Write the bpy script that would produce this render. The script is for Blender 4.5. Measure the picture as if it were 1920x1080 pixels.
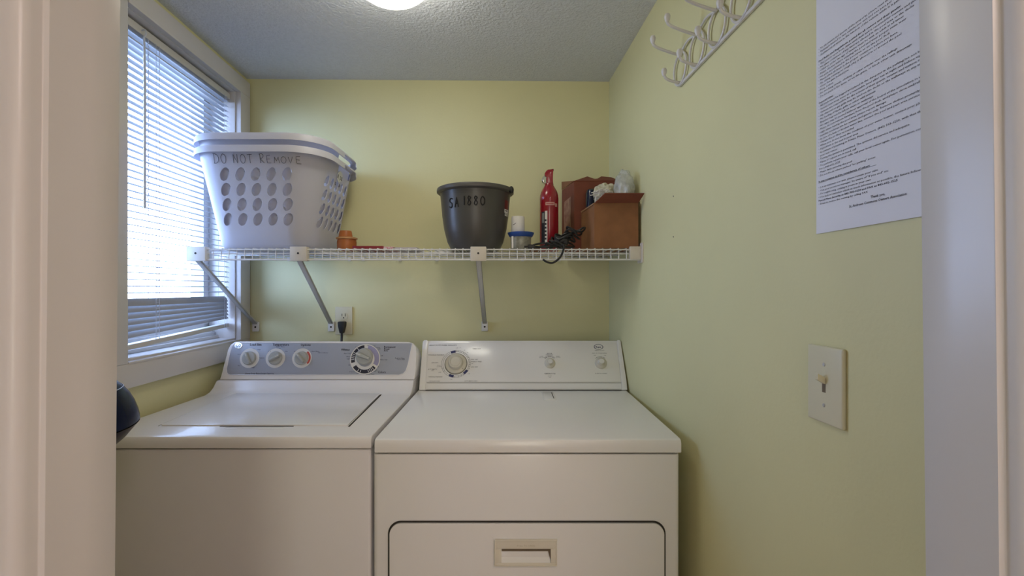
import bpy, bmesh, math, random
from mathutils import Vector, Matrix
random.seed(7)
for o in list(bpy.data.objects): bpy.data.objects.remove(o)
SC = bpy.context.scene
COL = SC.collection
E = 1.27                     # eye height above the floor
F = 884.0                    # focal length in pixels of a 1920 frame
# ------------------------------------------------------------------ camera
cd = bpy.data.cameras.new('camera'); cam = bpy.data.objects.new('camera', cd); COL.objects.link(cam)
cam.location = (0, 0, E); cam.rotation_euler = (math.pi/2, 0, 0)
cd.sensor_width = 36; cd.lens = 36*F/1920; cd.shift_x = 3/1920; cd.shift_y = 2/1920
cd.clip_start = 0.02
SC.camera = cam
# ------------------------------------------------------------------ world and exposure
W = bpy.data.worlds.new('world'); SC.world = W; W.use_nodes = True
bgn = W.node_tree.nodes['Background']
DAY = (.43, .59, 1.0, 1); bgn.inputs[1].default_value = 21.0
# hazy bright band above the horizon, darker zenith and ground
_n = W.node_tree.nodes; _l = W.node_tree.links
_tc = _n.new('ShaderNodeTexCoord'); _sp = _n.new('ShaderNodeSeparateXYZ'); _mr = _n.new('ShaderNodeMapRange')
_mr.inputs['From Min'].default_value = -1; _mr.inputs['From Max'].default_value = 1
_rp = _n.new('ShaderNodeValToRGB'); _mx = _n.new('ShaderNodeMix'); _mx.data_type = 'RGBA'; _mx.blend_type = 'MULTIPLY'
_e = _rp.color_ramp.elements
_e[0].position = .30; _e[0].color = (.18, .18, .18, 1); _e[1].position = .44; _e[1].color = (.55, .55, .55, 1)
for _p, _v in ((.49, 1.0), (.62, 1.0), (.74, .45), (1.0, .30)):
    _q = _e.new(_p); _q.color = (_v, _v, _v, 1)
_mx.inputs['Factor'].default_value = 1; _mx.inputs[7].default_value = DAY
_l.new(_tc.outputs['Generated'], _sp.inputs[0]); _l.new(_sp.outputs['Z'], _mr.inputs['Value']); _l.new(_mr.outputs[0], _rp.inputs['Fac'])
_l.new(_rp.outputs['Color'], _mx.inputs[6]); _l.new(_mx.outputs[2], bgn.inputs[0])
SC.view_settings.view_transform = 'Standard'; SC.view_settings.look = 'None'
SC.view_settings.gamma = 1; SC.view_settings.exposure = 0.0
SC.view_settings.use_curve_mapping = False
def area(name, loc, rot, sx, sy, power, col, portal=False):
    l = bpy.data.lights.new(name, 'AREA'); l.shape = 'RECTANGLE'; l.size = sx; l.size_y = sy
    l.energy = power; l.color = col
    if portal: l.cycles.is_portal = True
    o = bpy.data.objects.new(name, l); COL.objects.link(o); o.location = loc; o.rotation_euler = rot
    return o
# daylight portal in the window, and two unseen fill lamps added in the hall behind the camera
area('window_portal', (-1.215, 1.55, E+.29), (0, -math.pi/2, 0), 1.0, .62, 1, (1, 1, 1), True)
area('hall_ceiling_fill', (0.85, -0.80, 2.33), (0, 0, 0), .6, .6, 17.0, (1.0, 0.78, 0.72))
area('hall_front_fill', (0.10, -1.70, 1.35), (math.pi/2, 0, 0), .45, 1.3, 8.0, (1.0, 0.96, 0.80))

# ------------------------------------------------------------------ materials
def mat(name, col, rough=.5, metal=0, spec=.5, noise=0, nscale=8, bump=0, bscale=200, coat=0, emit=None, estr=0,
        transl=0, alpha=1, col2=None, trans=0):
    m = bpy.data.materials.new(name); m.use_nodes = True
    nt = m.node_tree; N = nt.nodes; L = nt.links
    b = N['Principled BSDF']; out = N['Material Output']
    b.inputs['Base Color'].default_value = (*col, 1); b.inputs['Roughness'].default_value = rough
    b.inputs['Metallic'].default_value = metal; b.inputs['Specular IOR Level'].default_value = spec
    b.inputs['Coat Weight'].default_value = coat; b.inputs['Alpha'].default_value = alpha
    b.inputs['Transmission Weight'].default_value = trans
    tc = N.new('ShaderNodeTexCoord')
    if noise or col2:
        nz = N.new('ShaderNodeTexNoise'); nz.inputs['Scale'].default_value = nscale; nz.inputs['Detail'].default_value = 4
        L.new(tc.outputs['Object'], nz.inputs['Vector'])
        rp = N.new('ShaderNodeValToRGB')
        c2 = col2 or tuple(c*(1-noise) for c in col)
        rp.color_ramp.elements[0].position = .35; rp.color_ramp.elements[1].position = .65
        rp.color_ramp.elements[0].color = (*c2, 1); rp.color_ramp.elements[1].color = (*col, 1)
        L.new(nz.outputs['Fac'], rp.inputs['Fac']); L.new(rp.outputs['Color'], b.inputs['Base Color'])
    if bump:
        nb = N.new('ShaderNodeTexNoise'); nb.inputs['Scale'].default_value = bscale; nb.inputs['Detail'].default_value = 3
        L.new(tc.outputs['Object'], nb.inputs['Vector'])
        bp = N.new('ShaderNodeBump'); bp.inputs['Strength'].default_value = bump; bp.inputs['Distance'].default_value = .004
        L.new(nb.outputs['Fac'], bp.inputs['Height']); L.new(bp.outputs['Normal'], b.inputs['Normal'])
    if emit:
        b.inputs['Emission Color'].default_value = (*emit, 1); b.inputs['Emission Strength'].default_value = estr
    if transl:
        t = N.new('ShaderNodeBsdfTranslucent'); t.inputs['Color'].default_value = (*col, 1)
        mx = N.new('ShaderNodeMixShader'); mx.inputs[0].default_value = transl
        L.new(b.outputs[0], mx.inputs[1]); L.new(t.outputs[0], mx.inputs[2]); L.new(mx.outputs[0], out.inputs['Surface'])
    return m
def film(name, col, fac):
    m = bpy.data.materials.new(name); m.use_nodes = True
    nt = m.node_tree; N = nt.nodes; L = nt.links
    N.remove(N['Principled BSDF'])
    t = N.new('ShaderNodeBsdfTransparent'); t.inputs[0].default_value = (*col, 1)
    g = N.new('ShaderNodeBsdfGlossy'); g.inputs['Roughness'].default_value = .08
    mx = N.new('ShaderNodeMixShader'); mx.inputs[0].default_value = fac; L.new(t.outputs[0], mx.inputs[1])
    L.new(g.outputs[0], mx.inputs[2]); L.new(mx.outputs[0], N['Material Output'].inputs['Surface'])
    return m
M = dict(
    wall=mat('yellow_wall_paint', (.715, .680, .385), .5, spec=.35, noise=.04, nscale=3, bump=.08, bscale=120),
    ceil=mat('textured_ceiling_paint', (.73, .76, .83), .9, spec=.1, noise=.06, nscale=90, bump=1.0, bscale=130),
    floor=mat('vinyl_floor', (.45, .38, .30), .5, noise=.15),
    hall=mat('hallway_paint', (.72, .66, .58), .8, noise=.03),
    trim=mat('white_trim_paint', (.64, .615, .60), .32, noise=.03, nscale=5, bump=.05, bscale=30),
    enamel=mat('white_enamel', (.80, .79, .80), .22, noise=.015, nscale=3, coat=.2),
    enamel2=mat('off_white_enamel', (.82, .815, .81), .25, noise=.015, nscale=3, coat=.2),
    panel=mat('blue_grey_console_panel', (.36, .385, .45), .35, noise=.02),
    plast=mat('white_plastic', (.74, .73, .70), .35, noise=.02),
    cream=mat('cream_plastic', (.68, .63, .44), .35, noise=.02),
    almond=mat('almond_plate', (.68, .64, .46), .3, noise=.02),
    knob=mat('grey_knob_plastic', (.42, .43, .41), .35, noise=.03),
    knobw=mat('ivory_knob_plastic', (.62, .59, .50), .35, noise=.03),
    chrome=mat('chrome', (.75, .75, .75), .15, metal=1),
    black=mat('black_rubber', (.012, .012, .013), .45, noise=.2),
    gap=mat('dark_gap', (.03, .026, .022), .8, noise=.1),
    ink=mat('black_ink', (.02, .02, .035), .6, noise=.1),
    greyink=mat('grey_ink', (.16, .16, .18), .6, noise=.1),
    navy=mat('navy_print', (.015, .02, .12), .5, noise=.1),
    lav=mat('lavender_print', (.34, .33, .52), .5, noise=.05),
    red_ink=mat('red_print', (.55, .10, .09), .5, noise=.05),
    wire=mat('white_vinyl_coating', (.74, .74, .74), .35, noise=.03, nscale=40),
    clip=mat('beige_bracket_plastic', (.66, .61, .53), .45, noise=.05, nscale=40),
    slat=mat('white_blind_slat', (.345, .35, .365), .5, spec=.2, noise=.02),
    rail=mat('blind_rail', (.60, .58, .54), .4, noise=.03),
    cordw=mat('white_cord', (.55, .58, .66), .6, noise=.05),
    clear=mat('clear_wand_plastic', (.62, .66, .74), .15, noise=.05),
    basket=mat('frosted_white_plastic', (.76, .76, .83), .38, noise=.02, transl=.34),
    tag=mat('white_sticker', (.78, .82, .88), .4, noise=.03),
    bucket=mat('dark_grey_plastic', (.072, .068, .064), .34, noise=.08),
    bucketrim=mat('dark_grey_rim', (.085, .080, .075), .4, noise=.08),
    red=mat('red_enamel', (.29, .010, .022), .22, noise=.05, coat=.3),
    darkred=mat('dark_red_plastic', (.16, .02, .02), .35, noise=.05),
    redpaper=mat('dark_red_cover', (.22, .012, .02), .5, noise=.05),
    card=mat('brown_cardboard', (.27, .115, .045), .8, noise=.15, nscale=25),
    card2=mat('reddish_cardboard', (.20, .055, .028), .8, noise=.15, nscale=25),
    cardedge=mat('cardboard_edge', (.40, .23, .12), .9, noise=.15, nscale=60),
    orange=mat('orange_plastic', (.62, .22, .07), .35, noise=.15, nscale=40, transl=.35),
    orangelid=mat('peach_plastic', (.62, .34, .16), .4, noise=.1, transl=.2),
    blue=mat('blue_plastic_lid', (.02, .07, .32), .35, noise=.05),
    navyc=mat('dark_blue_gloss', (.002, .006, .032), .22, spec=.10, noise=.1), can=mat('dark_blue_can_paint', (.002, .008, .035), .2, noise=.1),
    glassjar=mat('jar_contents', (.34, .33, .27), .3, noise=.4, nscale=60),
    white=mat('white_card', (.75, .73, .72), .6, noise=.03),
    cloth=mat('cream_cloth', (.62, .58, .42), .9, noise=.3, nscale=70),
    bag=mat('clear_plastic_bag', (.70, .72, .68), .25, alpha=.5, noise=.3, nscale=60),
    paper=mat('printer_paper', (.78, .78, .84), .6, noise=.02),
    glow=mat('frosted_lamp_glass', (.9, .85, .75), .3, emit=(1.0, .95, .80), estr=13.5, noise=.02),
    brass=mat('lamp_rim_metal', (.35, .25, .15), .3, metal=1),
    glass=film('window_glass', (.96, .98, .98), .06),
    galv=mat('grey_brace_steel', (.50, .50, .49), .4, noise=.05),
    rackw=mat('white_rack_coating', (.68, .66, .64), .35, noise=.03),
)
# ------------------------------------------------------------------ helpers
def finish(bm, smooth=True, angle=35):
    bmesh.ops.recalc_face_normals(bm, faces=bm.faces[:])
    me = bpy.data.meshes.new('mesh'); bm.to_mesh(me); bm.free()
    if smooth:
        for p in me.polygons: p.use_smooth = True
        try: me.set_sharp_from_angle(angle=math.radians(angle))
        except Exception: pass
    return me
def root_of(o):
    while o.parent: o = o.parent
    return o
def obj(name, bm, m, parent=None, smooth=True, label=None, mats=None):
    me = finish(bm, smooth) if isinstance(bm, bmesh.types.BMesh) else bm
    me.name = name
    for mm in (mats or [m]): me.materials.append(mm)
    o = bpy.data.objects.new(name, me); COL.objects.link(o)
    if parent:
        o.parent = parent
        r = root_of(parent)
        me.transform(Matrix.Translation(-r.location))
    if label: o['label'] = label
    return o
def thing(name, label, cat, loc, group=None):
    o = bpy.data.objects.new(name, None); COL.objects.link(o); o.location = loc; o.empty_display_size = .05
    o['label'] = label; o['category'] = cat
    if group: o['group'] = group
    return o
def tag(o, label, cat, group=None):
    o['label'] = label; o['category'] = cat
    if group: o['group'] = group
    me = o.data; xs = [v.co for v in me.vertices]     # origin to base centre
    c = Vector(((min(v.x for v in xs)+max(v.x for v in xs))/2, (min(v.y for v in xs)+max(v.y for v in xs))/2, min(v.z for v in xs)))
    ch = list(o.children)
    me.transform(Matrix.Translation(-c)); o.location = c
    for k in ch:
        k.data.transform(Matrix.Translation(-c))
    return o
def struct(o): o['kind'] = 'structure'; return o
ident = lambda a, b, c: Vector((a, b, c))
def box(bm, x0, x1, y0, y1, z0, z1, f=ident, bev=0, seg=2, mi=0):
    g = bmesh.new()
    v = [g.verts.new(f(a, b, c)) for a in (x0, x1) for b in (y0, y1) for c in (z0, z1)]
    for q in ((0,1,3,2), (4,6,7,5), (0,4,5,1), (2,3,7,6), (0,2,6,4), (1,5,7,3)): g.faces.new([v[i] for i in q])
    if bev: bmesh.ops.bevel(g, geom=g.edges[:], offset=bev, segments=seg, affect='EDGES', profile=.6)
    join(bm, g, mi)
def join(bm, g, mi=0):
    bmesh.ops.recalc_face_normals(g, faces=g.faces[:])
    d = {}
    for v in g.verts: d[v] = bm.verts.new(v.co)
    for fc in g.faces:
        try: nf = bm.faces.new([d[v] for v in fc.verts]); nf.material_index = mi
        except ValueError: pass
    g.free()
def prism(bm, pts, f0, f1, bev=0, seg=2, mi=0, capbev=False):
    """pts: 2D outline; f0/f1 map an outline point to the two end loops"""
    g = bmesh.new()
    a = [g.verts.new(f0(*p)) for p in pts]; b = [g.verts.new(f1(*p)) for p in pts]
    n = len(pts)
    g.faces.new(a); g.faces.new(b[::-1])
    for i in range(n): g.faces.new((a[i], b[i], b[(i+1) % n], a[(i+1) % n]))
    bmesh.ops.recalc_face_normals(g, faces=g.faces[:])
    if bev:
        ed = [e for e in g.edges if len(e.link_faces) == 2 and e.calc_face_angle(0) > math.radians(40)]
        bmesh.ops.bevel(g, geom=ed, offset=bev, segments=seg, affect='EDGES', profile=.6)
    join(bm, g, mi)
def lathe(bm, prof, c=(0, 0, 0), n=40, M4=None, sx=1, sy=1, mi=0):
    """prof: list of (radius, height)"""
    M4 = M4 or Matrix.Translation(c)
    g = bmesh.new(); rings = []
    for r, h in prof:
        if r < 1e-6: rings.append([g.verts.new(M4 @ Vector((0, 0, h)))])
        else: rings.append([g.verts.new(M4 @ Vector((r*sx*math.cos(2*math.pi*i/n), r*sy*math.sin(2*math.pi*i/n), h))) for i in range(n)])
    for A, B in zip(rings, rings[1:]):
        for i in range(n):
            j = (i+1) % n
            if len(A) == 1 and len(B) == 1: continue
            if len(A) == 1: g.faces.new((A[0], B[i], B[j]))
            elif len(B) == 1: g.faces.new((A[i], B[0], A[j]))
            else: g.faces.new((A[i], B[i], B[j], A[j]))
    join(bm, g, mi)
def tube(bm, pts, r, n=8, closed=False, cap=True, mi=0, flat=None):
    pts = [Vector(p) for p in pts]; g = bmesh.new(); rings = []; m = len(pts)
    rr = r if isinstance(r, (list, tuple)) else [r]*m
    up = None
    for i, p in enumerate(pts):
        if closed: t = pts[(i+1) % m]-pts[i-1]
        else: t = pts[min(i+1, m-1)]-pts[max(i-1, 0)]
        t = t.normalized() if t.length > 1e-9 else Vector((0, 0, 1))
        if up is None:
            up = t.cross(Vector((0, 0, 1)))
            if up.length < .1: up = t.cross(Vector((1, 0, 0)))
        up = (up - t*up.dot(t)).normalized(); w = t.cross(up)
        rings.append([g.verts.new(p+(up*math.cos(2*math.pi*k/n)+w*math.sin(2*math.pi*k/n))*rr[i]) for k in range(n)])
    for i in range(m if closed else m-1):
        A, B = rings[i], rings[(i+1) % m]
        for k in range(n): g.faces.new((A[k], A[(k+1) % n], B[(k+1) % n], B[k]))
    if cap and not closed: g.faces.new(rings[0]); g.faces.new(rings[-1][::-1])
    join(bm, g, mi)
def smoothpath(P, k=6, closed=False):
    P = [Vector(p) for p in P]; out = []; n = len(P)
    rng = range(n if closed else n-1)
    for i in rng:
        if closed: a, b, c, d = P[i-1], P[i], P[(i+1) % n], P[(i+2) % n]
        else: a, b, c, d = P[max(i-1, 0)], P[i], P[i+1], P[min(i+2, n-1)]
        for j in range(k):
            t = j/k
            out.append(.5*((2*b)+(c-a)*t+(2*a-5*b+4*c-d)*t*t+(3*b-a-3*c+d)*t**3))
    if not closed: out.append(P[-1])
    return out
def sphere(bm, c, r, n=16, sc=(1, 1, 1), mi=0):
    g = bmesh.new(); bmesh.ops.create_uvsphere(g, u_segments=n, v_segments=max(6, n//2), radius=r)
    for v in g.verts: v.co = Vector((v.co.x*sc[0]+c[0], v.co.y*sc[1]+c[1], v.co.z*sc[2]+c[2]))
    join(bm, g, mi)
def rrect(x0, x1, y0, y1, r, k=8):
    out = []
    for cx, cy, a0 in ((x1-r, y1-r, 0), (x0+r, y1-r, 90), (x0+r, y0+r, 180), (x1-r, y0+r, 270)):
        for i in range(k+1):
            a = math.radians(a0+90*i/k); out.append((cx+r*math.cos(a), cy+r*math.sin(a)))
    return out
def text(bm, s, size, M4, align='CENTER', weight=0, res=1, sx=1, mi=0):
    cu = bpy.data.curves.new('t', 'FONT'); cu.body = s; cu.size = size; cu.align_x = align; cu.resolution_u = res
    cu.offset = weight*size
    o = bpy.data.objects.new('t', cu); me = bpy.data.meshes.new_from_object(o)
    k = len(bm.verts)
    me.transform(M4 @ Matrix.Diagonal((sx, 1, 1, 1)))
    fk = len(bm.faces); bm.from_mesh(me)
    bm.faces.ensure_lookup_table()
    for i in range(fk, len(bm.faces)): bm.faces[i].material_index = mi
    bpy.data.objects.remove(o); bpy.data.curves.remove(cu); bpy.data.meshes.remove(me)
def basis(o, r, u):
    r = Vector(r).normalized(); u = Vector(u).normalized(); n = r.cross(u)
    m = Matrix((r, u, n)).transposed().to_4x4(); m.translation = Vector(o); return m
def apply_mods(o):
    dg = bpy.context.evaluated_depsgraph_get(); dg.update()
    me = bpy.data.meshes.new_from_object(o.evaluated_get(dg)); old = o.data
    o.modifiers.clear(); o.data = me; me.name = old.name
    return o
def cut(o, cutter_bm):
    me = finish(cutter_bm, False); c = bpy.data.objects.new('cutter', me); COL.objects.link(c)
    c.matrix_world = o.matrix_world.copy()
    md = o.modifiers.new('b', 'BOOLEAN'); md.object = c; md.operation = 'DIFFERENCE'; md.solver = 'EXACT'
    apply_mods(o); bpy.data.objects.remove(c)
    for p in o.data.polygons: p.use_smooth = True
    o.data.set_sharp_from_angle(angle=math.radians(35))
# wall frames: y runs along the wall, n is the distance from the wall into the room, z from eye height
K = .0498
def LW(n, y, z): return Vector((-1.0733-K*(y-1.9206)+n, y, E+z))
def RW(n, y, z): return Vector((.4071-K*(y-1.9453)-n, y, E+z))
BK = (1.9453-1.9206)/(.4071+1.0733)
def BW(x, n, z): return Vector((x, 1.9206+BK*(x+1.0733)-n, E+z))
def A(x, y, z): return Vector((x, y, E+z))
CZ = .856
# ------------------------------------------------------------------ room shell
bm = bmesh.new(); box(bm, -1.3, .62, -.1, 0, -E, CZ+.1, BW); struct(obj('wall_back', bm, M['wall'], smooth=False))
WY0, WY1, WZ0, WZ1 = 1.262, 1.839, -.200, .772
bm = bmesh.new()
box(bm, -.145, 0, .42, WY0, -E, CZ+.1, LW); box(bm, -.145, 0, WY1, 2.02, -E, CZ+.1, LW)
box(bm, -.145, 0, WY0, WY1, -E, WZ0, LW); box(bm, -.145, 0, WY0, WY1, WZ1, CZ+.1, LW)
struct(obj('wall_left', bm, M['wall'], smooth=False))
bm = bmesh.new(); box(bm, -.1, 0, .455, 2.04, -E, CZ+.1, RW); struct(obj('wall_right', bm, M['wall'], smooth=False))
bm = bmesh.new(); box(bm, -1.3, .62, .42, 2.05, CZ, CZ+.1, A); struct(obj('ceiling', bm, M['ceil'], smooth=False))
bm = bmesh.new(); box(bm, -1.6, 1.6, -1.8, 2.1, -E-.06, -E, A); struct(obj('floor', bm, M['floor'], smooth=False))
bm = bmesh.new()
box(bm, -1.3, -.455, .43, .495, -E, 1.13, A); box(bm, .4745, 1.5, .43, .455, -E, 1.13, A); box(bm, -.455, .4745, .43, .495, .80, 1.13, A)
struct(obj('wall_front', bm, M['wall'], smooth=False))
bm = bmesh.new()
box(bm, -1.55, -1.5, -1.75, .43, -E, 1.13, A); box(bm, 1.5, 1.55, -1.75, .43, -E, 1.13, A); box(bm, -1.55, 1.55, -1.8, -1.75, -E, 1.13, A)
box(bm, -1.55, 1.55, -1.75, .50, 1.10, 1.16, A)
struct(obj('wall_hall', bm, M['hall'], smooth=False))
# doorway trim: jambs and casings, a little out of plumb as in old frames
def trimprof(side, shear, y_far, x0):
    q = .0010 if side < 0 else .0004
    """plan outline of jamb plus casing; side -1 left, +1 right"""
    s = side; P = [(x0, y_far), (x0, .4625), (x0+s*q, .4605), (x0+s*q, .424), (x0+s*.0062, .4235),
         (x0+s*.0068, .4150), (x0+s*.0090, .4090), (x0+s*.0130, .4055), (x0+s*.0180, .4045), (x0+s*.0300, .4060), (x0+s*.0560, .4100),
         (x0+s*.0600, .4120), (x0+s*.0600, .4290), (x0+s*.036, .4295), (x0+s*.036, y_far)]
    return P
bm = bmesh.new()
P = trimprof(-1, .009, .4995, -.4157)
prism(bm, P, lambda x, y: A(x-.009*E, y, -E), lambda x, y: A(x+.009*.79, y, .79), bev=.0012, seg=2)
struct(obj('trim_1', bm, M['trim']))
bm = bmesh.new()
P = trimprof(1, -.012, .4995, .4361)
prism(bm, P, lambda x, y: A(x+.012*E, y, -E), lambda x, y: A(x-.012*.79, y, .79), bev=.0012, seg=2)
struct(obj('trim_2', bm, M['trim']))
bm = bmesh.new(); box(bm, -.47, .48, .405, .4995, .79, .825, A, .002); struct(obj('trim_3', bm, M['trim']))
# screw holes of a latch plate on the right jamb edge
win = bpy.data.objects.new('window_1', None); COL.objects.link(win); win.location = (0, 0, 0); win['kind'] = 'structure'
bm = bmesh.new(); cw = .067
box(bm, 0, .018, WY0-.075, WY1+.074, WZ1, WZ1+.061, LW, .003)
box(bm, 0, .018, WY0-.075, WY1+.074, WZ0-cw, WZ0, LW, .003)
box(bm, 0, .018, WY0-.075, WY0, WZ0, WZ1, LW, .003); box(bm, 0, .018, WY1, WY1+.074, WZ0, WZ1, LW, .003)
obj('window_casing', bm, M['trim'], win)
bm = bmesh.new()   # jamb liner with a small bead at the room side
for a, b, c, d in ((WY0, WY0+.010, WZ0, WZ1), (WY1-.010, WY1, WZ0, WZ1), (WY0, WY1, WZ0, WZ0+.010), (WY0, WY1, WZ1-.006, WZ1)):
    box(bm, -.145, .0, a, b, c, d, LW, .0015)
box(bm, 0, .020, WY1-.004, WY1+.002, WZ0, WZ1, LW, .001); box(bm, 0, .020, WY0, WY1, WZ0-.002, WZ0+.004, LW, .001)
box(bm, 0, .020, WY0, WY1, WZ1-.004, WZ1+.002, LW, .001)
obj('window_jamb', bm, M['trim'], win)
bm = bmesh.new()
y0, y1, z0, z1 = WY0+.01, WY1-.01, WZ0+.01, WZ1-.006
for a, b, c, d in ((y0, y0+.035, z0, z1), (y1-.035, y1, z0, z1), (y0, y1, z0, z0+.060), (y0, y1, z1-.035, z1)):
    box(bm, -.135, -.100, a, b, c, d, LW, .003)
for i in range(3): box(bm, -.105+.012*i, -.088+.012*i, y0, y1, z0, z0+.040-.014*i, LW, .002)
box(bm, -.100, -.048, WY0+.010, WY1-.010, .722, WZ1-.005, LW, .001)  # unseen board added to block daylight behind the headrail
obj('window_sash', bm, M['trim'], win)
bm = bmesh.new(); box(bm, -.120, -.116, y0+.03, y1-.03, z0+.05, z1-.03, LW); obj('window_pane', bm, M['glass'], win, smooth=False)
# ------------------------------------------------------------------ venetian blind
bl = thing('venetian_blind', 'white mini blind hanging in the window on the left wall', 'window blind', LW(-.03, 1.55, -.16))
BY0, BY1 = WY0+.012, WY1-.014
bm = bmesh.new(); box(bm, -.043, -.017, BY0, BY1, .734, .757, LW, .002)
obj('headrail', bm, M['rail'], bl)
bm = bmesh.new(); pitch = .0193; z = .722; zs = []
while z > -.028: zs.append((z, math.radians(6), 0)); z -= pitch
for i in range(6): zs.append((-.038-.0185*i, math.radians(58-i*3), i/5))
for z, tl, sag in zs:
    W5 = []
    for k in range(5):
        u = (k/4-.5); camber = .0022*(1-(2*u)**2)
        nn = u*.025*math.cos(tl)-camber*math.sin(tl)*-1; zz = -u*.025*math.sin(tl)+camber*math.cos(tl)
        W5.append((-.030+nn, zz))
    for (na, za), (nb, zb) in zip(W5, W5[1:]):
        v = [bm.verts.new(LW(q, yy, z+w+sag*.026*(yy-BY0)/(BY1-BY0))) for q, w, yy in ((na, za, BY0+.004), (na, za, BY1-.003), (nb, zb, BY1-.003), (nb, zb, BY0+.004))]
        bm.faces.new(v)
bmesh.ops.remove_doubles(bm, verts=bm.verts[:], dist=1e-6)
ex = bmesh.ops.solidify(bm, geom=bm.faces[:], thickness=.0003)
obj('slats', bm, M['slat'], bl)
bm = bmesh.new()
fb = lambda n, y, z: LW(n, y, z+.026*(y-BY0)/(BY1-BY0))
box(bm, -.042, -.018, BY0+.004, BY1-.003, -.172, -.157, fb, .003); obj('bottom_rail', bm, M['rail'], bl)
for yy in (1.4185, 1.789):
    bm = bmesh.new()
    for nn, dy in ((-.0155, -.003), (-.0155, .012), (-.044, .004)):
        tube(bm, [LW(nn, yy+dy, .737), LW(nn, yy+dy, -.150)], .0008, 5)
    for z, tl, s in zs: tube(bm, [LW(-.0155, yy-.003, z-.002), LW(-.0155, yy+.012, z-.002)], .0006, 4)
    obj('ladder_cord', bm, M['cordw'], bl)
bm = bmesh.new()
tube(bm, [LW(-.010, 1.358, .728), LW(-.008, 1.358, .60), LW(-.008, 1.358, .232)], [.0028, .0036, .0036], 6)
g = [LW(-.017, 1.358, .745), LW(-.006, 1.357, .746), LW(-.004, 1.358, .735), LW(-.010, 1.358, .726)]
tube(bm, smoothpath(g), .0018, 6)
obj('tilt_wand', bm, M['clear'], bl)
bm = bmesh.new(); pp = []
for i in range(62): pp.append(LW(-.009, 1.374+(.0025 if i % 2 else -.0025), .728-i*.0082))
tube(bm, pp, .0009, 5); obj('lift_cord', bm, M['cordw'], bl)
# ------------------------------------------------------------------ ceiling lamp
LX, LY = -.314, 1.235
t = thing('ceiling_light', 'lit frosted glass dome lamp on the ceiling', 'ceiling light', A(LX, LY, CZ-.1))
bm = bmesh.new()
R_, D_ = .118, .094
lathe(bm, [(R_*math.sin(a), CZ-.008-D_*math.cos(a)+E) for a in [math.radians(2.25*i) for i in range(0, 41)]], (LX, LY, 0), 56)
obj('lamp_shade', bm, M['glow'], t)
bm = bmesh.new(); lathe(bm, [(0, E+CZ-.012), (.122, E+CZ-.012), (.124, E+CZ-.006), (.122, E+CZ), (0, E+CZ)], (LX, LY, 0), 56)
obj('lamp_base', bm, M['brass'], t)
# ------------------------------------------------------------------ console face frame: a leaning plane seen from the room
class Face:
    def __init__(s, d0, z0, k): s.d0, s.z0, s.k = d0, z0, k; s.u = Vector((0, k, 1)).normalized(); s.n = Vector((0, -1, k)).normalized()
    def p(s, px, py, off=0):
        m = (542-py)/F; d = (s.d0-s.k*s.z0)/(1-s.k*m)
        return A((px-957)/F*d, d, m*d)+s.n*off
    def B(s, px, py, off=0): return basis(s.p(px, py, off), (1, 0, 0), s.u)
    def sc(s, py): return s.p(0, py).y/F
    def txt(s, bm, st, px, py, h, al='CENTER', w=.02, sx=1, mi=0, off=.0004):
        k = s.sc(py); text(bm, st, h*k*1.38, s.B(px, py, off) @ Matrix.Translation((0, -h*k*.5, 0)), al, w*.35, 1, sx, mi)
    def ring(s, bm, px, py, r0, r1, a0=0, a1=360, off=.0004, n=48, mi=0):
        k = s.sc(py); B = s.B(px, py, off); N = max(2, int(n*(a1-a0)/360)); g = bmesh.new(); pr = None
        for i in range(N+1):
            a = math.radians(a0+(a1-a0)*i/N)
            q = [g.verts.new(B @ Vector((r*k*math.cos(a), r*k*math.sin(a), 0))) for r in (r0, r1)]
            if pr: g.faces.new((pr[0], pr[1], q[1], q[0]))
            pr = q
        join(bm, g, mi)
# ------------------------------------------------------------------ washing machine
wx0, wx1 = -1.022, -.336
wa = thing('washing_machine', 'white top-loading washing machine with blue-grey control panel, left of the dryer', 'washing machine', A(-.68, 1.46, -E))
bm = bmesh.new()
box(bm, wx0+.004, wx1-.004, 1.146, 1.80, -E+.02, -.389, A, .006, 3)
box(bm, wx0+.03, wx1-.03, 1.18, 1.78, -E, -E+.03, A)
obj('cabinet', bm, M['enamel'], wa)
bm = bmesh.new(); box(bm, wx0+.012, wx1-.012, 1.152, 1.78, -.392, -.382, A); obj('shadow_gap', bm, M['gap'], wa)
bm = bmesh.new()
P = [(1.137, -.385), (1.137, -.364), (1.141, -.358), (1.149, -.355), (1.575, -.355), (1.600, -.350), (1.620, -.338), (1.634, -.322), (1.640, -.318), (1.81, -.318), (1.81, -.385)]
prism(bm, P, lambda y, z: A(wx0, y, z), lambda y, z: A(wx1, y, z), bev=.004, seg=3)
obj('top_deck', bm, M['enamel'], wa)
lid = bmesh.new()
lp = [(-.905, 1.222), (-.421, 1.222), (-.4225, 1.24), (-.436, 1.575), (-.442, 1.592), (-.925, 1.592), (-.930, 1.575), (-.912, 1.24)]
prism(lid, lp, lambda x, y: A(x, y, -.3555), lambda x, y: A(x, y, -.3515), bev=.0015)
lo = obj('lid', lid, M['enamel'], wa)
g = bmesh.new(); sphere(g, (-.65, 1.222, E-.3505), .055, 24, (1, .12, .04)); g.transform(Matrix.Translation(-wa.location))
bm = bmesh.new()
tube(bm, [A(-.4165, 1.215, -.355), A(-.4345, 1.585, -.355)], .0022, 6)
tube(bm, [A(-.933, 1.575, -.3555), A(-.913, 1.222, -.3555)], .0012, 6)
tube(bm, [A(-.75, 1.2175, -.3545), A(-.56, 1.2175, -.3545)], .0012, 6)
g.free()
obj('lid_gap', bm, M['gap'], wa)
bm = bmesh.new(); prism(bm, rrect(-.73, -.58, 1.196, 1.2155, .008, 4), lambda x, y: A(x, y, -.3556), lambda x, y: A(x, y, -.3546), bev=.0006)
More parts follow.
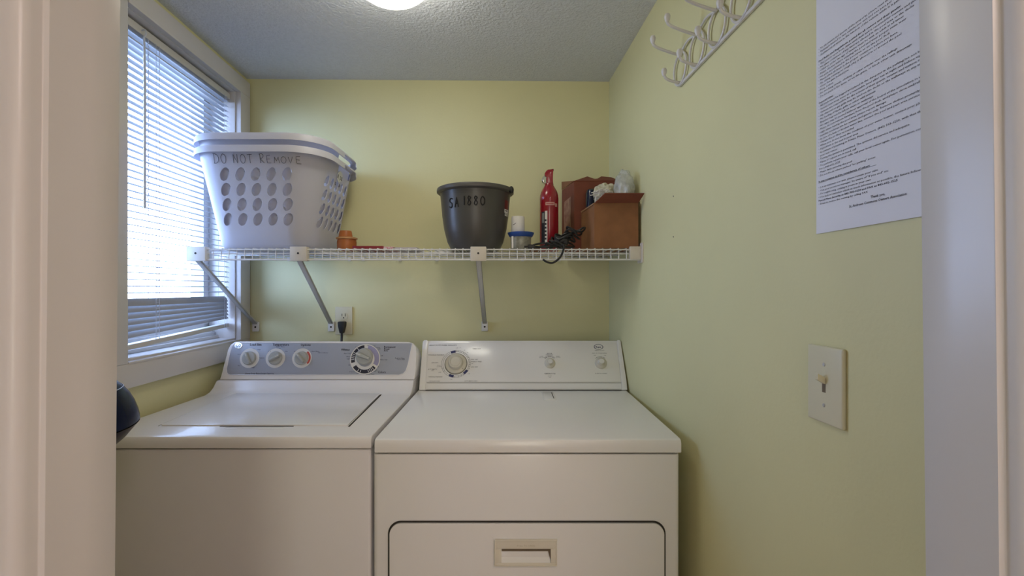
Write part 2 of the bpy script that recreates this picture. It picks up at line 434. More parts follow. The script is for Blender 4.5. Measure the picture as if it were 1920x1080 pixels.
obj('lid_finger_rest', bm, M['enamel2'], wa)
Wf = Face(1.646, -.3166, .028/.1306)
bm = bmesh.new()
OUT = [(412, 711.8), (777, 711.8), (779.5, 690), (781, 662), (779.5, 650), (775, 643.5), (766, 641), (610, 639.6), (470, 639.6), (450, 639.9), (440, 641), (432, 646.5), (427, 656), (416, 698)]
bp = lambda px, py: (lambda v: Vector((v.x, 1.76, v.z-(.03 if py < 700 else 0))))(Wf.p(px, py))
prism(bm, OUT, lambda a, b: Wf.p(a, b), bp, bev=.003, seg=3)
con = obj('control_console', bm, M['enamel'], wa)
bm = bmesh.new()
PAN = [(432, 703), (748, 703), (756, 700.5), (761, 695), (765, 683), (773, 644.5), (772, 643.3), (447, 642.6), (440, 644), (435.5, 650), (431, 664), (425.0, 692), (426, 699), (428.5, 702)]
prism(bm, PAN, lambda a, b: Wf.p(a, b, -.001), lambda a, b: Wf.p(a, b, .0012), bev=.0004)
obj('control_panel', bm, M['panel'], wa)
bm = bmesh.new()
for a, b in zip(PAN, PAN[1:]+PAN[:1]): tube(bm, [Wf.p(*a, .0009), Wf.p(*b, .0009)], .0011, 6)
obj('panel_trim', bm, M['enamel'], wa)
def dial_knob(face, px, py, r, h, parent, m, grip_angle, name='knob', wide=.30):
    k = face.sc(py); B = face.B(px, py, .001); r *= k
    bm = bmesh.new()
    lathe(bm, [(0, 0), (r, 0), (r*1.0, h*.25), (r*.93, h*.42), (r*.86, h*.5), (0, h*.52)], M4=B, n=32)
    G = B @ Matrix.Rotation(math.radians(grip_angle), 4, 'Z')
    g = bmesh.new()
    prism(g, [(-r*.86, -r*wide*.6), (r*.80, -r*wide), (r*1.0, 0), (r*.80, r*wide), (-r*.86, r*wide*.6)],
          lambda x, y: G @ Vector((x, y, h*.4)), lambda x, y: G @ Vector((x*.93, y*.62, h)), bev=r*.05)
    join(bm, g)
    o = obj(name, bm, m, parent)
    b2 = bmesh.new(); tube(b2, [G @ Vector((r*.30, 0, h*1.01)), G @ Vector((r*.86, 0, h*1.01))], r*.035, 5)
    obj('pointer_line', b2, M['white'], o)
    return o
for i, cx in enumerate((468.5, 517, 566.5)):
    wh = bmesh.new()
    Wf.ring(wh, cx, 671.5, 12, 17.5, off=.0016); Wf.ring(wh, cx, 671.5, 16.5, 18.2, off=.0019)
    obj('dial_ring', wh, M['plast'], wa)
for cx, ga, nm in ((468, 118, 0), (517, 28, 1), (566, 132, 2)): dial_knob(Wf, cx, 671.5, 12.8, .018, wa, M['knob'], ga)
bm = bmesh.new(); Wf.ring(bm, 566.5, 671.5, 13, 16.5, -42, 52, off=.0021); obj('heat_mark', bm, M['red_ink'], wa)
bm = bmesh.new(); Wf.ring(bm, 685, 673.5, 14, 28, off=.0015); Wf.ring(bm, 685, 673.5, 26.6, 28.2, off=.0024); obj('cycle_dial_plate', bm, M['plast'], wa)
bm = bmesh.new(); Wf.ring(bm, 685, 673.5, 19.5, 26.4, 97, 196, off=.0020); obj('cycle_band', bm, M['ink'], wa, label='black printed arc beside the cycle dial'); bm = bmesh.new(); Wf.ring(bm, 685, 673.5, 19.5, 26.4, 214, 322, off=.0020); obj('cycle_band', bm, M['ink'], wa, label='black printed arc below the cycle dial')
bm = bmesh.new(); Wf.ring(bm, 685, 673.5, 17.5, 26.4, -28, 80, off=.0020); obj('cycle_band', bm, M['lav'], wa, label='lavender printed arc of the cycle dial')
bm = bmesh.new()
for a in (128, 150, 158, 166, 174, 182, 240, 252, 288, 296, 304, 312): Wf.ring(bm, 685, 673.5, 20.5, 25.6, a-1.3, a+1.3, off=.0024)
obj('cycle_tick', bm, M['white'], wa)
dial_knob(Wf, 684, 668.5, 15.8, .026, wa, M['knob'], 158, wide=.34)
bm = bmesh.new()
for s, x, y, h, w in (('Load Size', 480, 646, 4.2, .05), ('Temperature', 527, 646, 4.2, .05), ('Options', 573.5, 646.5, 4.2, .05), ('Whites', 648, 655.5, 4, .05),
                ('Colors', 716, 697.5, 4, .05), ('Heavy Duty Extra Large Capacity', 487, 700, 2.9, .02),
                ('Min', 448.5, 685.5, 2.2, 0), ('Small', 474, 689, 2.4, .03), ('Medium', 491, 671, 2.2, 0), ('Large', 486, 655, 2.2, 0), ('Max', 476, 654, 2.2, 0), ('Super', 449, 664, 2.0, 0),
                ('Wash / Rinse', 526, 650, 2.2, 0), ('Warm', 523, 653.5, 2.2, 0), ('Cold', 505.5, 658.7, 2.2, 0), ('Hot', 537.5, 658.7, 2.2, 0), ('Off', 553, 659, 2.2, 0),
                ('Extra Rinse', 592, 658.8, 2.3, 0), ('Fabric Softener', 606, 661.2, 2.2, 0),
                ('Off', 690, 647.5, 2.2, 0), ('Heavy', 700, 648.5, 2.4, 0), ('Normal', 708, 651.5, 2.2, 0), ('Light', 711, 654, 2.2, 0), ('Off', 716, 667, 2.2, 0), ('Rinse Only', 720, 674.3, 2.2, 0),
                ('Soak', 669, 650.5, 2.0, 0), ('Auto Soak', 651.5, 662.5, 2.2, 0), ('Heavy', 654, 668.5, 2.4, 0), ('Light', 654, 672.5, 2.4, 0), ('Off', 655, 684.5, 2.2, 0),
                ('Delicates', 661, 697, 2.2, 0), ('Light', 672, 699.5, 2.2, 0), ('Off', 708, 688, 2.2, 0), ('Heavy', 704, 693.3, 2.2, 0), ('Normal', 700, 696, 2.2, 0), ('Light', 693.5, 698.7, 2.2, 0), ('Quick Wash', 694.5, 701.7, 2.2, 0),
                ('Push to Stop', 750, 671.5, 2.5, 0), ('Pull to Start', 752, 674, 2.2, 0)):
    Wf.txt(bm, s, x, y, h, w=w, off=.0018)
for s, y in (('Permanent', 650.5), ('Press', 654.2), ('Knits', 657.5)): Wf.txt(bm, s, 720, y, 3.6 if y < 657 else 2.6, 'LEFT', .05, off=.0018)
obj('lettering', bm, M['ink'], wa)
bm = bmesh.new(); Bk = Wf.B(447.5, 648, .0013); lathe(bm, [(0, .0016), (.0128, .0016), (.0142, .0006), (.0142, 0)], M4=Bk, n=32, sy=.80)
bd = obj('badge', bm, M['chrome'], wa, label='round chrome maker badge')
bm = bmesh.new(); lathe(bm, [(.0072, .0019), (.0095, .0019)], M4=Bk, n=32, sy=.8); text(bm, 'GE', .0105, Bk @ Matrix.Translation((0, -.0037, .0021)), 'CENTER', .03, 2)
obj('badge_print', bm, M['navy'], bd)
# ------------------------------------------------------------------ clothes dryer
dx0, dx1 = -.3268, .4108
dr = thing('clothes_dryer', 'off-white clothes dryer with a wide drop-down door, right of the washing machine', 'dryer', A(.04, 1.46, -E))
bm = bmesh.new()
P = rrect(-.3315, .4090, 1.137, 1.83, .012, 4)
prism(bm, P, lambda x, y: A(x, y, -E+.01), lambda x, y: A(x, y, -.3985), bev=.003, seg=2)
obj('cabinet', bm, M['enamel2'], dr)
bm = bmesh.new(); box(bm, -.322, .40, 1.146, 1.80, -.400, -.391, A); obj('shadow_gap', bm, M['gap'], dr)
bm = bmesh.new()
P = [(1.131, -.3935), (1.131, -.370), (1.134, -.3635), (1.141, -.360), (1.70, -.3585), (1.83, -.3585), (1.83, -.3935)]
prism(bm, P, lambda y, z: A(dx0, y, z), lambda y, z: A(dx1, y, z), bev=.0035, seg=3)
obj('top_deck', bm, M['enamel2'], dr)
Df = Face(1.667, -.358, .100/.162)
bm = bmesh.new()
back = lambda F_: (lambda px, py: (lambda v: Vector((v.x, 1.83, v.z-(.03 if py < 700 else 0))))(F_.p(px, py, -.002)))
def slab(px0, px1, py0, py1, o0, o1, bev=.001, bm=None, F_=Df, sl=0):
    B_ = bm or bmesh.new()
    g = bmesh.new(); v = []
    for off in (o0, o1):
        for a, b in ((px0, py0), (px1, py0), (px1, py1), (px0, py1)):
            v.append(g.verts.new(F_.p(a, b, off)))
    g.faces.new(v[0:4]); g.faces.new(v[4:8][::-1])
    for i in range(4): g.faces.new((v[i], v[(i+1) % 4], v[4+(i+1) % 4], v[4+i]))
    if bev: bmesh.ops.bevel(g, geom=g.edges[:], offset=bev, segments=2, affect='EDGES')
    join(B_, g); return B_
OUT = [(785.5, 731.3), (1176, 731.3), (1174.5, 716), (1163.5, 641), (1159, 638.5), (797, 638.5), (792.5, 641), (788.5, 690)]
prism(bm, OUT, lambda a, b: Df.p(a, b, 0), back(Df), bev=.003, seg=3)
obj('control_console', bm, M['enamel2'], dr)
bm = bmesh.new()
prism(bm, [(799, 716.5), (1164, 716.5), (1155, 643), (803.5, 643)], lambda a, b: Df.p(a, b, -.001), lambda a, b: Df.p(a, b, .0022), bev=.0012)
obj('control_panel', bm, M['enamel2'], dr)
bm = slab(800, 1165, 719.5, 730, -.001, .0016); obj('lower_strip', bm, M['enamel2'], dr)
bm = bmesh.new()
prism(bm, [(786, 731.3), (797.5, 731.3), (802.5, 641), (801, 638.2), (796, 638.2), (793, 641)], lambda a, b: Df.p(a, b, -.001), lambda a, b: Df.p(a, b, .0035), bev=.0015)
obj('end_cap', bm, M['enamel2'], dr)
bm = bmesh.new()
prism(bm, [(1166.5, 731.3), (1176, 731.3), (1174.5, 716), (1163.5, 641), (1161, 638.2), (1157, 638.2), (1156.5, 641)], lambda a, b: Df.p(a, b, -.001), lambda a, b: Df.p(a, b, .0035), bev=.0015)
obj('end_cap', bm, M['enamel2'], dr)
bm = bmesh.new(); tube(bm, [Df.p(798, 732, .0035), Df.p(1165, 732, .0035)], .0014, 6); tube(bm, [Df.p(800, 718, .0005), Df.p(1165, 718, .0005)], .0006, 6)
obj('shadow_gap', bm, M['gap'], dr)
def round_knob(face, px, py, prof, parent, m):
    k = face.sc(py); bm = bmesh.new(); lathe(bm, [(r*k, h) for r, h in prof], M4=face.B(px, py, .002), n=48)
    return obj('knob', bm, m, parent)
kn = round_knob(Df, 855, 682.5, [(0, 0), (20.3, 0), (20.3, .003), (19.2, .007), (17.0, .009), (14.0, .010), (13.2, .018), (12.0, .022), (9.8, .0235), (9.2, .0225), (8.6, .0235), (0, .0245)], dr, M['knobw'])
bm = bmesh.new(); tube(bm, [Df.B(855, 682.5) @ Vector((.0235, -.0195, .0108)), Df.B(855, 682.5) @ Vector((.0275, -.0225, .0108))], .0008, 5); obj('pointer_line', bm, M['ink'], kn)
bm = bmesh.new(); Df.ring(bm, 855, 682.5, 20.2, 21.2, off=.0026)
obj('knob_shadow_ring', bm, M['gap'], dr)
for cx, r in ((1031, 10.3), (1126.5, 11.3)):
    kk = round_knob(Df, cx, 681.5, [(0, 0), (r, 0), (r*.98, .004), (r*.80, .008), (r*.62, .009), (r*.55, .017), (r*.45, .020), (0, .0205)], dr, M['knobw'])
    bm = bmesh.new(); lathe(bm, [(0, .0226), (r*.42*Df.sc(680), .0226), (r*.44*Df.sc(680), .0218)], M4=Df.B(cx, 681.5, .0), n=32); obj('knob_cap', bm, M['plast'], kk, label='small shiny cap of the knob')
bm = bmesh.new()
for r0 in (24.2, 27.0): Df.ring(bm, 855, 682.5, r0, r0+.45, off=.0026)
for a in range(-20, 95, 8): Df.ring(bm, 855, 682.5, 24.4, 27.0, a-.8, a+.8, off=.0026)
for a in (200, 215, 268, 283, 296, 305): Df.ring(bm, 855, 682.5, 24.4, 27.0, a-.8, a+.8, off=.0026)
for a0, a1 in ((48, 70), (74, 106), (110, 134)):
    Df.ring(bm, 1031, 681.5, 12.6, 13.4, a0, a1, off=.0026); Df.ring(bm, 1031, 681.5, 14.4, 15.0, a0, a1, off=.0026)
    Df.ring(bm, 1126.5, 681.5, 13, 13.6, a0, a1, off=.0026)
for s, x, y, h, al, w in (('HEAVY DUTY', 804.5, 648, 2.7, 'LEFT', .04), ('SUPER CAPACITY', 828, 648, 2.7, 'LEFT', .04), ('TIMED DRY', 886, 654.5, 2.2, 'LEFT', .02),
        ('WRINKLE PREVENT', 803, 666, 2.5, 'LEFT', .03), ('LESS DRY', 809.5, 680.5, 2.2, 'LEFT', .01), ('COOL', 819, 685.6, 1.9, 'LEFT', 0), ('DOWN', 819, 688, 1.9, 'LEFT', 0),
        ('AUTOMATIC', 802.5, 692.8, 2.2, 'LEFT', .01), ('DRY', 809, 695.3, 2.0, 'LEFT', 0), ('OFF', 822, 698.7, 2.2, 'LEFT', 0), ('WRINKLE PREVENT', 803.5, 707, 2.2, 'LEFT', .01), ('COOL DOWN', 805, 715, 2.2, 'LEFT', .01),
        ('VERY DRY', 882.5, 674.5, 2.2, 'LEFT', .02), ('ENERGY PREF.', 883, 678.5, 2.4, 'LEFT', .03), ('ON', 883, 682, 1.9, 'LEFT', 0), ('LESS DRY', 883, 688.5, 2.3, 'LEFT', .02), ('AUTOMATIC DRY', 871, 714.8, 2.2, 'LEFT', .01),
        ('70', 863, 652.5, 2, 'CENTER', 0), ('60', 871, 657, 2, 'CENTER', 0), ('40', 877, 661.5, 2, 'CENTER', 0), ('OFF', 857, 653, 2.0, 'CENTER', 0), ('OFF', 879, 701.3, 2, 'CENTER', 0), ('OFF', 846, 712, 2, 'CENTER', 0),
        ('MEDIUM', 1030, 663.3, 1.9, 'CENTER', .03), ('PERM PRESS', 1030, 666, 1.9, 'CENTER', .03), ('LOW', 1015, 668.7, 2, 'CENTER', .03), ('DELICATE', 1015.5, 671, 1.5, 'CENTER', 0), ('HIGH', 1046, 668.7, 2, 'CENTER', .03), ('COTTON', 1046, 671, 1.5, 'CENTER', 0),
        ('TEMPERATURE', 1031, 701, 2.3, 'CENTER', .03), ('FLUFF', 1031, 705.5, 1.9, 'CENTER', 0), ('AIR', 1031, 708, 1.9, 'CENTER', 0),
        ('HEAVY DUTY', 1124, 657.7, 2.1, 'CENTER', .01), ('END OF CYCLE SIGNAL', 1124, 662.7, 1.9, 'CENTER', .03), ('OFF', 1115, 667, 1.9, 'CENTER', 0), ('ON', 1134, 667, 1.9, 'CENTER', 0), ('PUSH TO START', 1127, 700.7, 2.2, 'CENTER', .03)):
    Df.txt(bm, s, x, y, h, al, w, off=.0026)
obj('lettering', bm, M['greyink'], dr)
bm = bmesh.new()
bm.free()
for a in (105, -40.6, -106.6):
    bm = bmesh.new(); Df.ring(bm, 855, 682.5, 22.6, 27.2, a-10.5, a+10.5, off=.0028); obj('cycle_mark', bm, M['navy'], dr)
bm = bmesh.new(); k = Df.sc(651); Bk = Df.B(1122, 651, .0026)
lathe(bm, [(7.6*k, 0), (8.8*k, 0)], M4=Bk, n=40, sy=.62); text(bm, 'Roper', .0085, Bk @ Matrix.Translation((0, -.003, 0)), 'CENTER', .03, 2)
obj('maker_logo', bm, M['navy'], dr)
# lint screen handle on the deck
bm = bmesh.new(); prism(bm, rrect(.108, .150, 1.525, 1.645, .008, 4), lambda x, y: A(x, y, -.360), lambda x, y: A(x, y, -.3575), bev=.001)
ls = obj('lint_screen_cover', bm, M['enamel2'], dr)
bm = bmesh.new(); box(bm, .141, .1435, 1.54, 1.63, -.3578, -.3572, A); obj('finger_slot', bm, M['gap'], ls)
# door
bm = bmesh.new(); prism(bm, rrect(-.2945, .3735, -1.13, -.5585, .030, 8), lambda x, z: A(x, 1.1372, z), lambda x, z: A(x, 1.1345, z)); obj('door_gap_shade', bm, M['gap'], dr)  # black plate stands in for the shade in the gap round the door
bm = bmesh.new(); prism(bm, rrect(-.2900, .3690, -1.125, -.5620, .027, 8), lambda x, z: A(x, 1.1365, z), lambda x, z: A(x, 1.1285, z), bev=.002, seg=3)
door = obj('door', bm, M['enamel2'], dr)
c = bmesh.new(); box(c, -.030, .1035, 1.10, 1.1355, -.655, -.606, A); c.transform(Matrix.Translation(-dr.location))
cut(door, c)
bm = bmesh.new()   # housing frame of the recessed pull
hx0, hx1, hz0, hz1 = -.0380, .1115, -.6600, -.5975
ix0, ix1, iz0, iz1 = -.0215, .0960, -.6530, -.6195
yf, yb = 1.1235, 1.1290
box(bm, hx0, hx1, yf, yb, iz1, hz1, A, .0008); box(bm, hx0, hx1, yf, yb, hz0, iz0, A, .0008)
box(bm, hx0, ix0, yf, yb, iz0, iz1, A, .0008); box(bm, ix1, hx1, yf, yb, iz0, iz1, A, .0008)
for a, b, c_, d in ((hx0, hx1, hz1-.003, hz1), (hx0, hx1, hz0, hz0+.003), (hx0+.0002, hx0+.003, hz0+.0029, hz1-.0029), (hx1-.003, hx1-.0002, hz0+.0029, hz1-.0029)):
    box(bm, a, b, yf-.002, yf+.001, c_, d, A, .0006)
hd = obj('door_handle', bm, M['cream'], door, label='cream recessed pull')
hd.data.materials[0] = mat('cream_pull_plastic', (.74, .70, .60), .35, noise=.02)
bm = bmesh.new()
v = [bm.verts.new(A(*p)) for p in ((ix0, yf+.001, iz0), (ix1, yf+.001, iz0), (ix1-.008, 1.134, iz1-.006), (ix0, 1.134, iz1-.006))]
v2 = [bm.verts.new(A(*p)) for p in ((ix0, yf+.003, iz0-.001), (ix1, yf+.003, iz0-.001), (ix1-.008, 1.1352, iz1-.008), (ix0, 1.1352, iz1-.008))]
bm.faces.new(v); bm.faces.new(v2[::-1])
for i in range(4): bm.faces.new((v[i], v2[i], v2[(i+1) % 4], v[(i+1) % 4]))
obj('pull_scoop', bm, M['plast'], door)
bm = bmesh.new(); box(bm, ix0+.001, ix1-.001, 1.1260, 1.1300, iz1-.0065, iz1-.0004, A)
prism(bm, [(ix1-.0065, iz1-.004), (ix1-.0004, iz1-.001), (ix1-.0004, iz0+.006)], lambda x, z: A(x, 1.1255, z), lambda x, z: A(x, 1.1310, z))
obj('finger_slot', bm, mat('brown_slot_shade', (.15, .11, .07), .7, noise=.1), door)  # dark blocks stand in for shade at the top and side of the recess
bm = bmesh.new(); text(bm, 'PULL TO OPEN', .0052, basis(A(.037, yf-.0003, iz1+.006), (1, 0, 0), (0, 0, 1)), 'CENTER', 0, 1, 1.2); obj('lettering', bm, mat('cream_emboss', (.52, .46, .34), .5, noise=.02), door)
# ------------------------------------------------------------------ wire shelf
SZ = .134; SY = 1.537
sh = thing('wire_shelf', 'white vinyl-coated wire shelf across the back wall above the machines', 'shelf', A(-.31, 1.73, .09))
bm = bmesh.new()
RB = lambda x: 1.9206+BK*(x+1.0733)-.004
sx0, sx1 = -1.050, .4245
n = 0; x = sx0+.006
while x < sx1-.004:
    tube(bm, [A(x, RB(x)-.006, SZ-.0015), A(x, SY+.004, SZ-.0015), A(x, SY, SZ-.004), A(x, SY-.001, .0965)], .00155, 6)
    x += .0254
xw = lambda y: min(sx1, RW(0, y, 0).x-.003)
for y, z, r in ((SY-.002, SZ-.0055, .0023), (SY-.002, .0960, .0030), (SY+.001, .1150, .0018), (1.67, SZ-.0050, .0025), (1.80, SZ-.0050, .0025)):
    tube(bm, [A(LW(.004, y, 0).x, y, z), A(xw(y), y, z)], r, 8)
tube(bm, [A(-1.06, RB(-1.06)-.004, SZ-.0050), A(.40, RB(.40)-.004, SZ-.0050)], .0025, 8)
obj('wire_deck', bm, M['wire'], sh)
for cx, bx, w in ((-1.0187, -1.0335, .031), (-.687, -.7290, .027), (-.104, -.1050, .0255)):
    bm = bmesh.new()
    a = A(cx, SY-.001, .092); b = A(bx, RB(bx)-.010, -.140)
    d = (b-a).normalized(); sdv = Vector((1, 0, 0)); up = d.cross(sdv).normalized()
    for s0, s1, t0, t1 in ((-.0085, .0085, -.0012, .0012), (-.0085, -.0062, -.006, .0012), (.0062, .0085, -.006, .0012)):
        box(bm, s0, s1, t0, t1, 0, 1, lambda p, q, r: a.lerp(b, r)+sdv*p+up*q, .0005)
    br = obj('support_brace', bm, M['galv'], sh)
    bm = bmesh.new(); box(bm, cx-w, cx+w if cx > -1 else cx+w, SY-.012, SY+.012, .091, .1375, A, .002)
    bb = obj('shelf_clip', bm, M['clip'] if cx > -1 else M['plast'], br)
    bm = bmesh.new(); lathe(bm, [(0, .0006), (.0034, .0006), (.0034, 0)], M4=basis(A(cx, SY-.0121, .116), (1, 0, 0), (0, 0, 1)), n=16)
    obj('screw_hole', bm, M['gap'], br)
    bm = bmesh.new(); box(bm, bx-.013, bx+.013, 0.0, .010, -.172, -.133, lambda p, q, r: Vector((p, RB(p)+.003-q, E+r)), .002)
    obj('wall_clip', bm, M['plast'], br)
    bm = bmesh.new(); lathe(bm, [(0, .0006), (.004, .0006), (.004, 0)], M4=basis(Vector((bx, RB(bx)-.0072, E-.154)), (1, 0, 0), (0, 0, 1)), n=16)
    obj('screw', bm, M['gap'], br)
bm = bmesh.new(); box(bm, .388, .4235, SY-.010, SY+.012, .0965, .1385, A, .0015)
box(bm, 0, .004, SY-.022, SY+.030, .085, .150, RW, .001)
obj('end_bracket', bm, M['clip'], sh)
for x in (-.90, -.655, -.60, -.45, -.30, .05, .2):
    bm = bmesh.new(); box(bm, x-.006, x+.006, -.0, .010, SZ-.020, SZ-.004, lambda p, q, r: Vector((p, RB(p)+.003-q, E+r)), .001)
    obj('back_clip', bm, M['plast'], sh)
# ------------------------------------------------------------------ laundry baskets
def basket_mesh(dz, tight=0):
    lv = [(0, .045), (.0, .02), (.003, .006), (.012, 0)]       # (height, inset) for the foot
    H = .313; zb = E+SZ+dz
    rings = []
    def ring(t, h, inset, grow=0, r=None):
        x0 = -.985+(-1.018+.985)*t; x1 = -.662+(-.603+.662)*t; y0 = 1.560+(1.470-1.560)*t; y1 = 1.850+(1.865-1.850)*t
        r = r or (.075+.025*t)
        x0 += inset-grow*.6; x1 += grow-inset; y0 += inset-grow; y1 += grow-inset
        return [(px, py, zb+h) for px, py in rrect(x0, x1, y0, y1, max(.02, r-inset+grow), 10)]
    rings.append(ring(0, .0, .05)); rings.append(ring(0, .0, .020)); rings.append(ring(0, .005, .008)); rings.append(ring(.02, .016, .001))
    for t in (.1, .25, .4, .55, .7, .85, .97): rings.append(ring(t, .016+(H-.016)*t, 0))
    rings += [ring(1, H-.002, 0, .002), ring(1, H, 0, .008), ring(1, H-.002, 0, .017), ring(1, H-.008, 0, .020), ring(1, H-.024, 0, .021)]
    bm = bmesh.new(); pr = None
    for R in rings:
        q = [bm.verts.new(p) for p in R]
        if pr:
            for i in range(len(q)): bm.faces.new((pr[i], pr[(i+1) % len(q)], q[(i+1) % len(q)], q[i]))
        else: bm.faces.new(q[::-1])
        pr = q
    bmesh.ops.recalc_face_normals(bm, faces=bm.faces[:])
    bmesh.ops.solidify(bm, geom=bm.faces[:], thickness=.0022)
    return bm
def hole_cutter(dz):
    c = bmesh.new()
    for r_ in range(4):
        for k in range(5):
            z = .364-.0457*r_+(.0229 if dz else 0); x = -.905+.0492*k-.005*r_+(.0246 if dz else 0)
            a = math.radians(-32)
            pts = [(.0135*math.cos(q)*math.cos(a)-.0220*math.sin(q)*math.sin(a), .0135*math.cos(q)*math.sin(a)+.0220*math.sin(q)*math.cos(a)) for q in [i*2*math.pi/18 for i in range(18)]]
            prism(c, pts, lambda p, q: A(x+p, 1.44, z+q), lambda p, q: A(x+p, 1.60, z+q))
            y = 1.588+.0425*k+.005*r_
            prism(c, pts, lambda p, q: A(-.70, y+p, z+q), lambda p, q: A(-.57, y+p, z+q))
    return c
for i, dz in enumerate((0, .038)):
    o = obj('laundry_basket', basket_mesh(dz), M['basket'])
    edge = None
    c = hole_cutter(dz)
    box(c, -.612, -.55, 1.66, 1.79, SZ+dz+.272, SZ+dz+.3035, A)
    cut(o, c)
    if i == 0:
        low = o
    else: tag(o, 'upper of two nested frosted white laundry baskets, its rim sitting on top', 'laundry basket', 'nested laundry baskets on the shelf')
# handwriting
ST = {'D': [[(0, 0), (.05, 1)], [(-.1, 1), (.35, .98), (.75, .7), (.7, .25), (.3, 0), (-.12, 0)]],
      'O': [[(.35, 1), (.05, .75), (0, .35), (.25, 0), (.6, .05), (.8, .45), (.7, .85), (.35, 1)]],
      'N': [[(0, 0), (.05, 1), (.65, .02), (.7, 1)]], 'T': [[(0, .95), (.8, 1)], [(.42, .97), (.38, 0)]],
      'R': [[(.1, 0), (.1, 1)], [(-.05, .95), (.4, 1), (.65, .8), (.4, .55), (.1, .5), (.7, 0)]],
      'E': [[(.6, 1), (.05, .95), (0, .5), (.05, 0), (.65, .02)], [(.02, .5), (.5, .52)]],
      'M': [[(0, 0), (.1, .9), (.4, .3), (.75, .9), (.85, 0)]], 'V': [[(0, .9), (.3, 0), (.7, .95)]],
      'S': [[(.65, .9), (.3, 1), (.05, .8), (.15, .6), (.5, .45), (.55, .15), (.3, 0), (0, .1)]],
      'A': [[(0, 0), (.35, 1), (.7, 0)], [(.12, .38), (.62, .4)]], '1': [[(.1, 1), (.1, 0)]],
      '8': [[(.55, .85), (.3, 1), (.1, .8), (.3, .55), (.6, .3), (.4, 0), (.08, .15), (.25, .5), (.6, .8), (.5, .92)]],
      '0': [[(.35, 1), (.05, .7), (.05, .25), (.35, 0), (.7, .2), (.75, .7), (.4, 1)]], '3': [[(0, .9), (.35, 1), (.5, .75), (.2, .52), (.55, .3), (.35, 0), (0, .1)]]}
def handwrite(bm, s, u0, v0, w, h, adv, f, r, smalls=None):
    u = u0
    for i, ch in enumerate(s):
        if ch == ' ': u += adv*.70; continue
        hh = h*(smalls[i] if smalls else 1)
        for stk in ST[ch]:
            P = [(u+a*w, v0+b*hh, 0) for a, b in stk]
            if ch in 'DOSR830': P = smoothpath(P, 4)
            else: P = smoothpath(P, 1) if len(P) < 3 else P
            Q = []
            for a, b in zip(P, P[1:]):
                for j in range(3): Q.append((a[0]+(b[0]-a[0])*j/3, a[1]+(b[1]-a[1])*j/3))
            Q.append((P[-1][0], P[-1][1]))
            tube(bm, [f(*q) for q in Q], r, 5)
        u += adv if ch not in '1' else adv*.55
def bfront(x, z):
    t = (z-SZ-.0)/(.313); y = 1.560+(1.470-1.560)*t
    x1 = -.662+.059*t-(.075+.025*t); r = .075+.025*t
    if x > x1: y += r-math.sqrt(max(0, r*r-(x-x1)**2))
    x0 = -.985-.033*t+r
    if x < x0: y += r-math.sqrt(max(0, r*r-(x0-x)**2))
    return A(x, y-.0027, z)
bm = bmesh.new()
handwrite(bm, 'DO NOT REMOVE', -.930, .3960, .0190, .0270, .0224, bfront, .00060, [1, 1, 1, .95, .95, .95, 1, 1, .85, .75, .7, .75, .8])
lo_ = low
obj('handwriting', bm, M['ink'], lo_)
def bside(y, z):
    t = (z-SZ)/.313; return A(-.662+.059*t+.0026, y, z)
bm = bmesh.new(); pts = [(.017*math.cos(a), .016*math.sin(a)) for a in [i*2*math.pi/28 for i in range(28)]]
cy_, cz_ = 1.682, .3995
prism(bm, [(p[0]*1.45, p[1]*1.2) for p in pts], lambda p, q: bside(cy_+p, cz_+q), lambda p, q: bside(cy_+p, cz_+q)+Vector((.0012, 0, 0)))
tg = obj('name_sticker', bm, M['tag'], low)
bm = bmesh.new(); f2 = lambda y, z: bside(y, z)+Vector((.0012, 0, 0))
handwrite(bm, 'A', 1.660, .392, .013, .013, .02, f2, .0008); handwrite(bm, '38', 1.684, .390, .010, .013, .0125, f2, .0008)
handwrite(bm, 'S', 1.655, .366, .009, .010, .012, bside, .0007); handwrite(bm, '8', 1.690, .366, .009, .010, .012, bside, .0007)
obj('handwriting', bm, M['ink'], low)
tag(low, 'lower frosted white laundry basket marked DO NOT REMOVE, standing on the wire shelf', 'laundry basket', 'nested laundry baskets on the shelf')
# ------------------------------------------------------------------ bucket
BX, BYc = -.124, 1.672
prof = [(0, .0), (.078, .0), (.085, .004), (.0985, .030), (.110, .075), (.1165, .120), (.1205, .165), (.1235, .196), (.1245, .203), (.134, .204), (.1355, .209), (.1345, .2155), (.130, .2175),
        (.1225, .2165), (.1205, .205), (.116, .165), (.108, .110), (.098, .060), (.088, .012), (0, .010)]
bk = thing('bucket', 'dark grey round plastic bucket marked SA 1880 on the shelf', 'bucket', A(BX, BYc, SZ))
bm = bmesh.new(); lathe(bm, [(r, E+SZ+h) for r, h in prof[:9]+prof[13:]], (BX, BYc, 0), 72); obj('body', bm, M['bucket'], bk)
bm = bmesh.new(); lathe(bm, [(.1225, E+SZ+.2165), (.1235, E+SZ+.199), (.131, E+SZ+.2005), (.1355, E+SZ+.204), (.1360, E+SZ+.210), (.1345, E+SZ+.2155), (.130, E+SZ+.2175), (.1225, E+SZ+.2165)], (BX, BYc, 0), 72); obj('rim', bm, M['bucketrim'], bk)
bm = bmesh.new()
aa = math.radians(-22)
for sgn in (1,):
    c0 = Vector((BX+.137*math.cos(aa), BYc+.137*math.sin(aa), E+SZ+.207))
    sphere(bm, c0, .010, 12, (.9, .9, 1.3))
obj('handle_lug', bm, M['black'], bk)
def bsurf(a, z, off=.0006):
    h = z-SZ
    for (r0, h0), (r1, h1) in zip(prof, prof[1:9]):
        if h0 <= h <= h1 and h1 > h0: r = r0+(r1-r0)*(h-h0)/(h1-h0); break
    else: r = .119
    r += off; ang = a/r-math.pi/2
    return Vector((BX+r*math.cos(ang), BYc+r*math.sin(ang), E+z))
